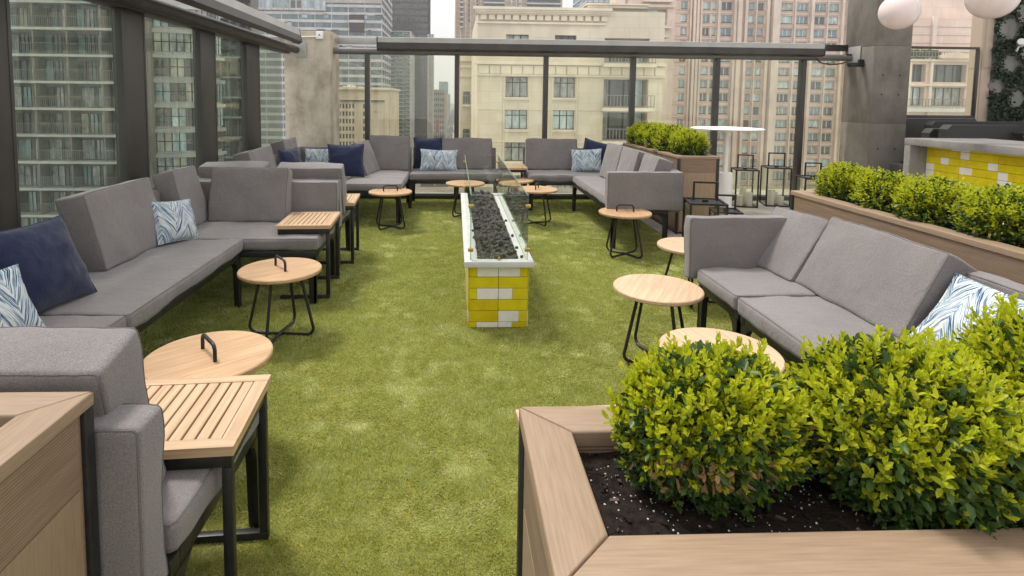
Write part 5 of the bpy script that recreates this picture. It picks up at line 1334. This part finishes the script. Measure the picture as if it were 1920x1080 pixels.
def car_proto(k):
    t = thing('parked_car', 'car', 'car'); b = MB()
    pr_ = [(-2.6, .45), (-2.65, .95), (-1.9, 1.1), (2.2, 1.1), (2.6, .9), (2.6, .45)]
    b.prism(pr_, -1.05, 1.05, 'car_paint_%d' % k); b.prism([(-1.5, 1.1005), (-.9, 1.75), (1.2, 1.75), (1.9, 1.1005)], -.92, .92, 'car_paint_%d' % k); b.build('body', t)
    g_ = MB(); g_.prism([(-1.56, 1.15), (-.98, 1.7), (-.92, 1.7), (-1.5, 1.15)], -.85, .85, 'dark_pane'); g_.prism([(1.86, 1.15), (1.2, 1.7), (1.27, 1.7), (1.95, 1.15)], -.85, .85, 'dark_pane'); g_.prism([(-1.2, 1.18), (-.8, 1.66), (1.1, 1.66), (1.55, 1.18)], -.935, .935, 'dark_pane'); g_.build('windows', t)
    for x in (-1.7, 1.7):
        for y in (-.95, .95): w = MB(); w.tube([(x, y-.12, .38), (x, y+.12, .38)], .38, 'cable_black', 14); w.build('wheel', t)
    return t
cp = [car_proto(k) for k in range(6)]; used = [False]*6
cname = ['white', 'black', 'silver grey', 'dark red', 'dark blue', 'yellow']
def place_car(k, x, y, rz, grp, lab):
    t = cp[k] if not used[k] else copy_tree(cp[k]); used[k] = True
    t.location = (x, y, GZ+.035); t.rotation_euler = (0, 0, rz); t['label'] = lab; t['group'] = grp
for i in range(14):
    k = i % 5; place_car(k, -38.5+3*i+(0 if i < 14 else 0), 208.5 if i % 2 == 0 else 248.5, R(90), 'cars in the car park below', cname[k]+' car in the car park seen below the straight bench')
for i in range(26):
    k = (i*5+1) % 6; place_car(k, (rx0 if i % 2 else rx1)+(1.5 if i % 2 else -1.5), 330+i*27+rnd.uniform(-5, 5), R(90), 'cars along the street', cname[k]+' car parked along the distant street')
def street_tree(x, y, h, label):
    t = thing('street_tree', label, 'tree', (x, y, GZ), 0, 'trees along the distant street')
    tr_ = MB(); tr_.tube([(0, 0, 0), (.1, 0, h*.35), (0, .1, h*.7)], [.3, .22, .08], 'twig', 7)
    for k in range(5): a = k*1.26; tr_.tube([(.05, 0, h*.35+k*.3), (math.cos(a)*h*.25, math.sin(a)*h*.25, h*.7+k*.2)], [.12, .03], 'twig', 5)
    tr_.build('trunk', t)
    g = np.random.default_rng(int(y)); n = 900; c_ = g.normal(size=(9, 3))*[h*.16, h*.16, h*.10]+[0, 0, h*.68]
    B_ = c_[g.integers(0, 9, n)]+g.normal(0, h*.075, (n, 3)); v, qd = leaves_np(B_, unit(g.normal(size=(n, 3))), unit(g.normal(size=(n, 3))), g.uniform(.35, .7, n), g.uniform(.25, .45, n))
    np_mesh('crown', v, qd, ['street_leaf'], parent=t)
for i in range(14): street_tree(rx0-2.2, 360+i*48, 9+rnd.uniform(-1.5, 1.5), 'small tree on the left pavement of the distant street')

hz = MB(); hz.box(-1600, 1600, -30, 3200, GZ-1.5, 320, 'haze_air')
tag(hz.build('haze'), 'pale city haze', kind='stuff')
# ------------------------------------------------------------------ light, sky, camera
SUN_EL, SUN_AZ = R(62), R(-48)           # azimuth measured clockwise from +y: ahead and to the left of the camera
w = bpy.data.worlds.new('World'); scene.world = w; w.use_nodes = True
nt = w.node_tree; bg = nt.nodes['Background']
sky = nt.nodes.new('ShaderNodeTexSky'); sky.sky_type = 'NISHITA'; sky.sun_disc = False
sky.sun_elevation = SUN_EL; sky.sun_rotation = SUN_AZ; sky.air_density = 1.0; sky.dust_density = 4.0; sky.ozone_density = .6; sky.altitude = 200
tc = nt.nodes.new('ShaderNodeTexCoord'); n = nt.nodes.new('ShaderNodeTexNoise'); n.inputs['Scale'].default_value = 1.6; n.inputs['Detail'].default_value = 5
nt.links.new(tc.outputs['Generated'], n.inputs['Vector'])
hs = nt.nodes.new('ShaderNodeHueSaturation'); hs.inputs['Saturation'].default_value = .16; hs.inputs['Value'].default_value = 1.0
nt.links.new(sky.outputs[0], hs.inputs['Color'])
cl_ = ramp(nt, n.outputs['Fac'], [(.3, (6.2, 6.2, 6.25)), (.7, (7.4, 7.35, 7.25))])           # the bright cloud layer
mx = nt.nodes.new('ShaderNodeMix'); mx.data_type = 'RGBA'; mx.inputs[0].default_value = .82
nt.links.new(hs.outputs[0], mx.inputs[6]); nt.links.new(cl_.outputs[0], mx.inputs[7]); nt.links.new(mx.outputs[2], bg.inputs['Color'])
bg.inputs['Strength'].default_value = .105
sd = bpy.data.lights.new('sun', 'SUN'); sd.energy = 1.9; sd.angle = R(12); sd.color = (1.0, .95, .87)
so = bpy.data.objects.new('sun', sd); col.objects.link(so)
dirv = Vector((math.sin(SUN_AZ)*math.cos(SUN_EL), math.cos(SUN_AZ)*math.cos(SUN_EL), math.sin(SUN_EL)))
so.rotation_euler = dirv.to_track_quat('Z', 'Y').to_euler()
cd = bpy.data.cameras.new('camera'); cam = bpy.data.objects.new('camera', cd); col.objects.link(cam)
cd.sensor_width = 36; cd.lens = F/1920*36; cd.shift_x = (960-CX)/1920; cd.shift_y = -(540-CY)/1920
cd.clip_start = .05; cd.clip_end = 12000
Mx = Matrix((AR, -AD, -AF)).transposed().to_4x4(); Mx.translation = Vector((0, 0, EYE)); cam.matrix_world = Mx
scene.camera = cam
# bring the layout to metres
for o in scene.objects:
    if o.parent is None:
        o.location *= WORLD_SCALE
        if o.type in {'MESH', 'EMPTY'}: o.scale = o.scale*WORLD_SCALE
vs_ = scene.view_settings; vs_.view_transform = 'Standard'; vs_.look = 'None'; vs_.exposure = 0.95; vs_.gamma = 1
scene.cycles.max_bounces = 10; scene.cycles.transparent_max_bounces = 24; scene.cycles.use_denoising = True
scene.cycles.diffuse_bounces = 3; scene.cycles.glossy_bounces = 3; scene.cycles.caustics_reflective = False; scene.cycles.caustics_refractive = False
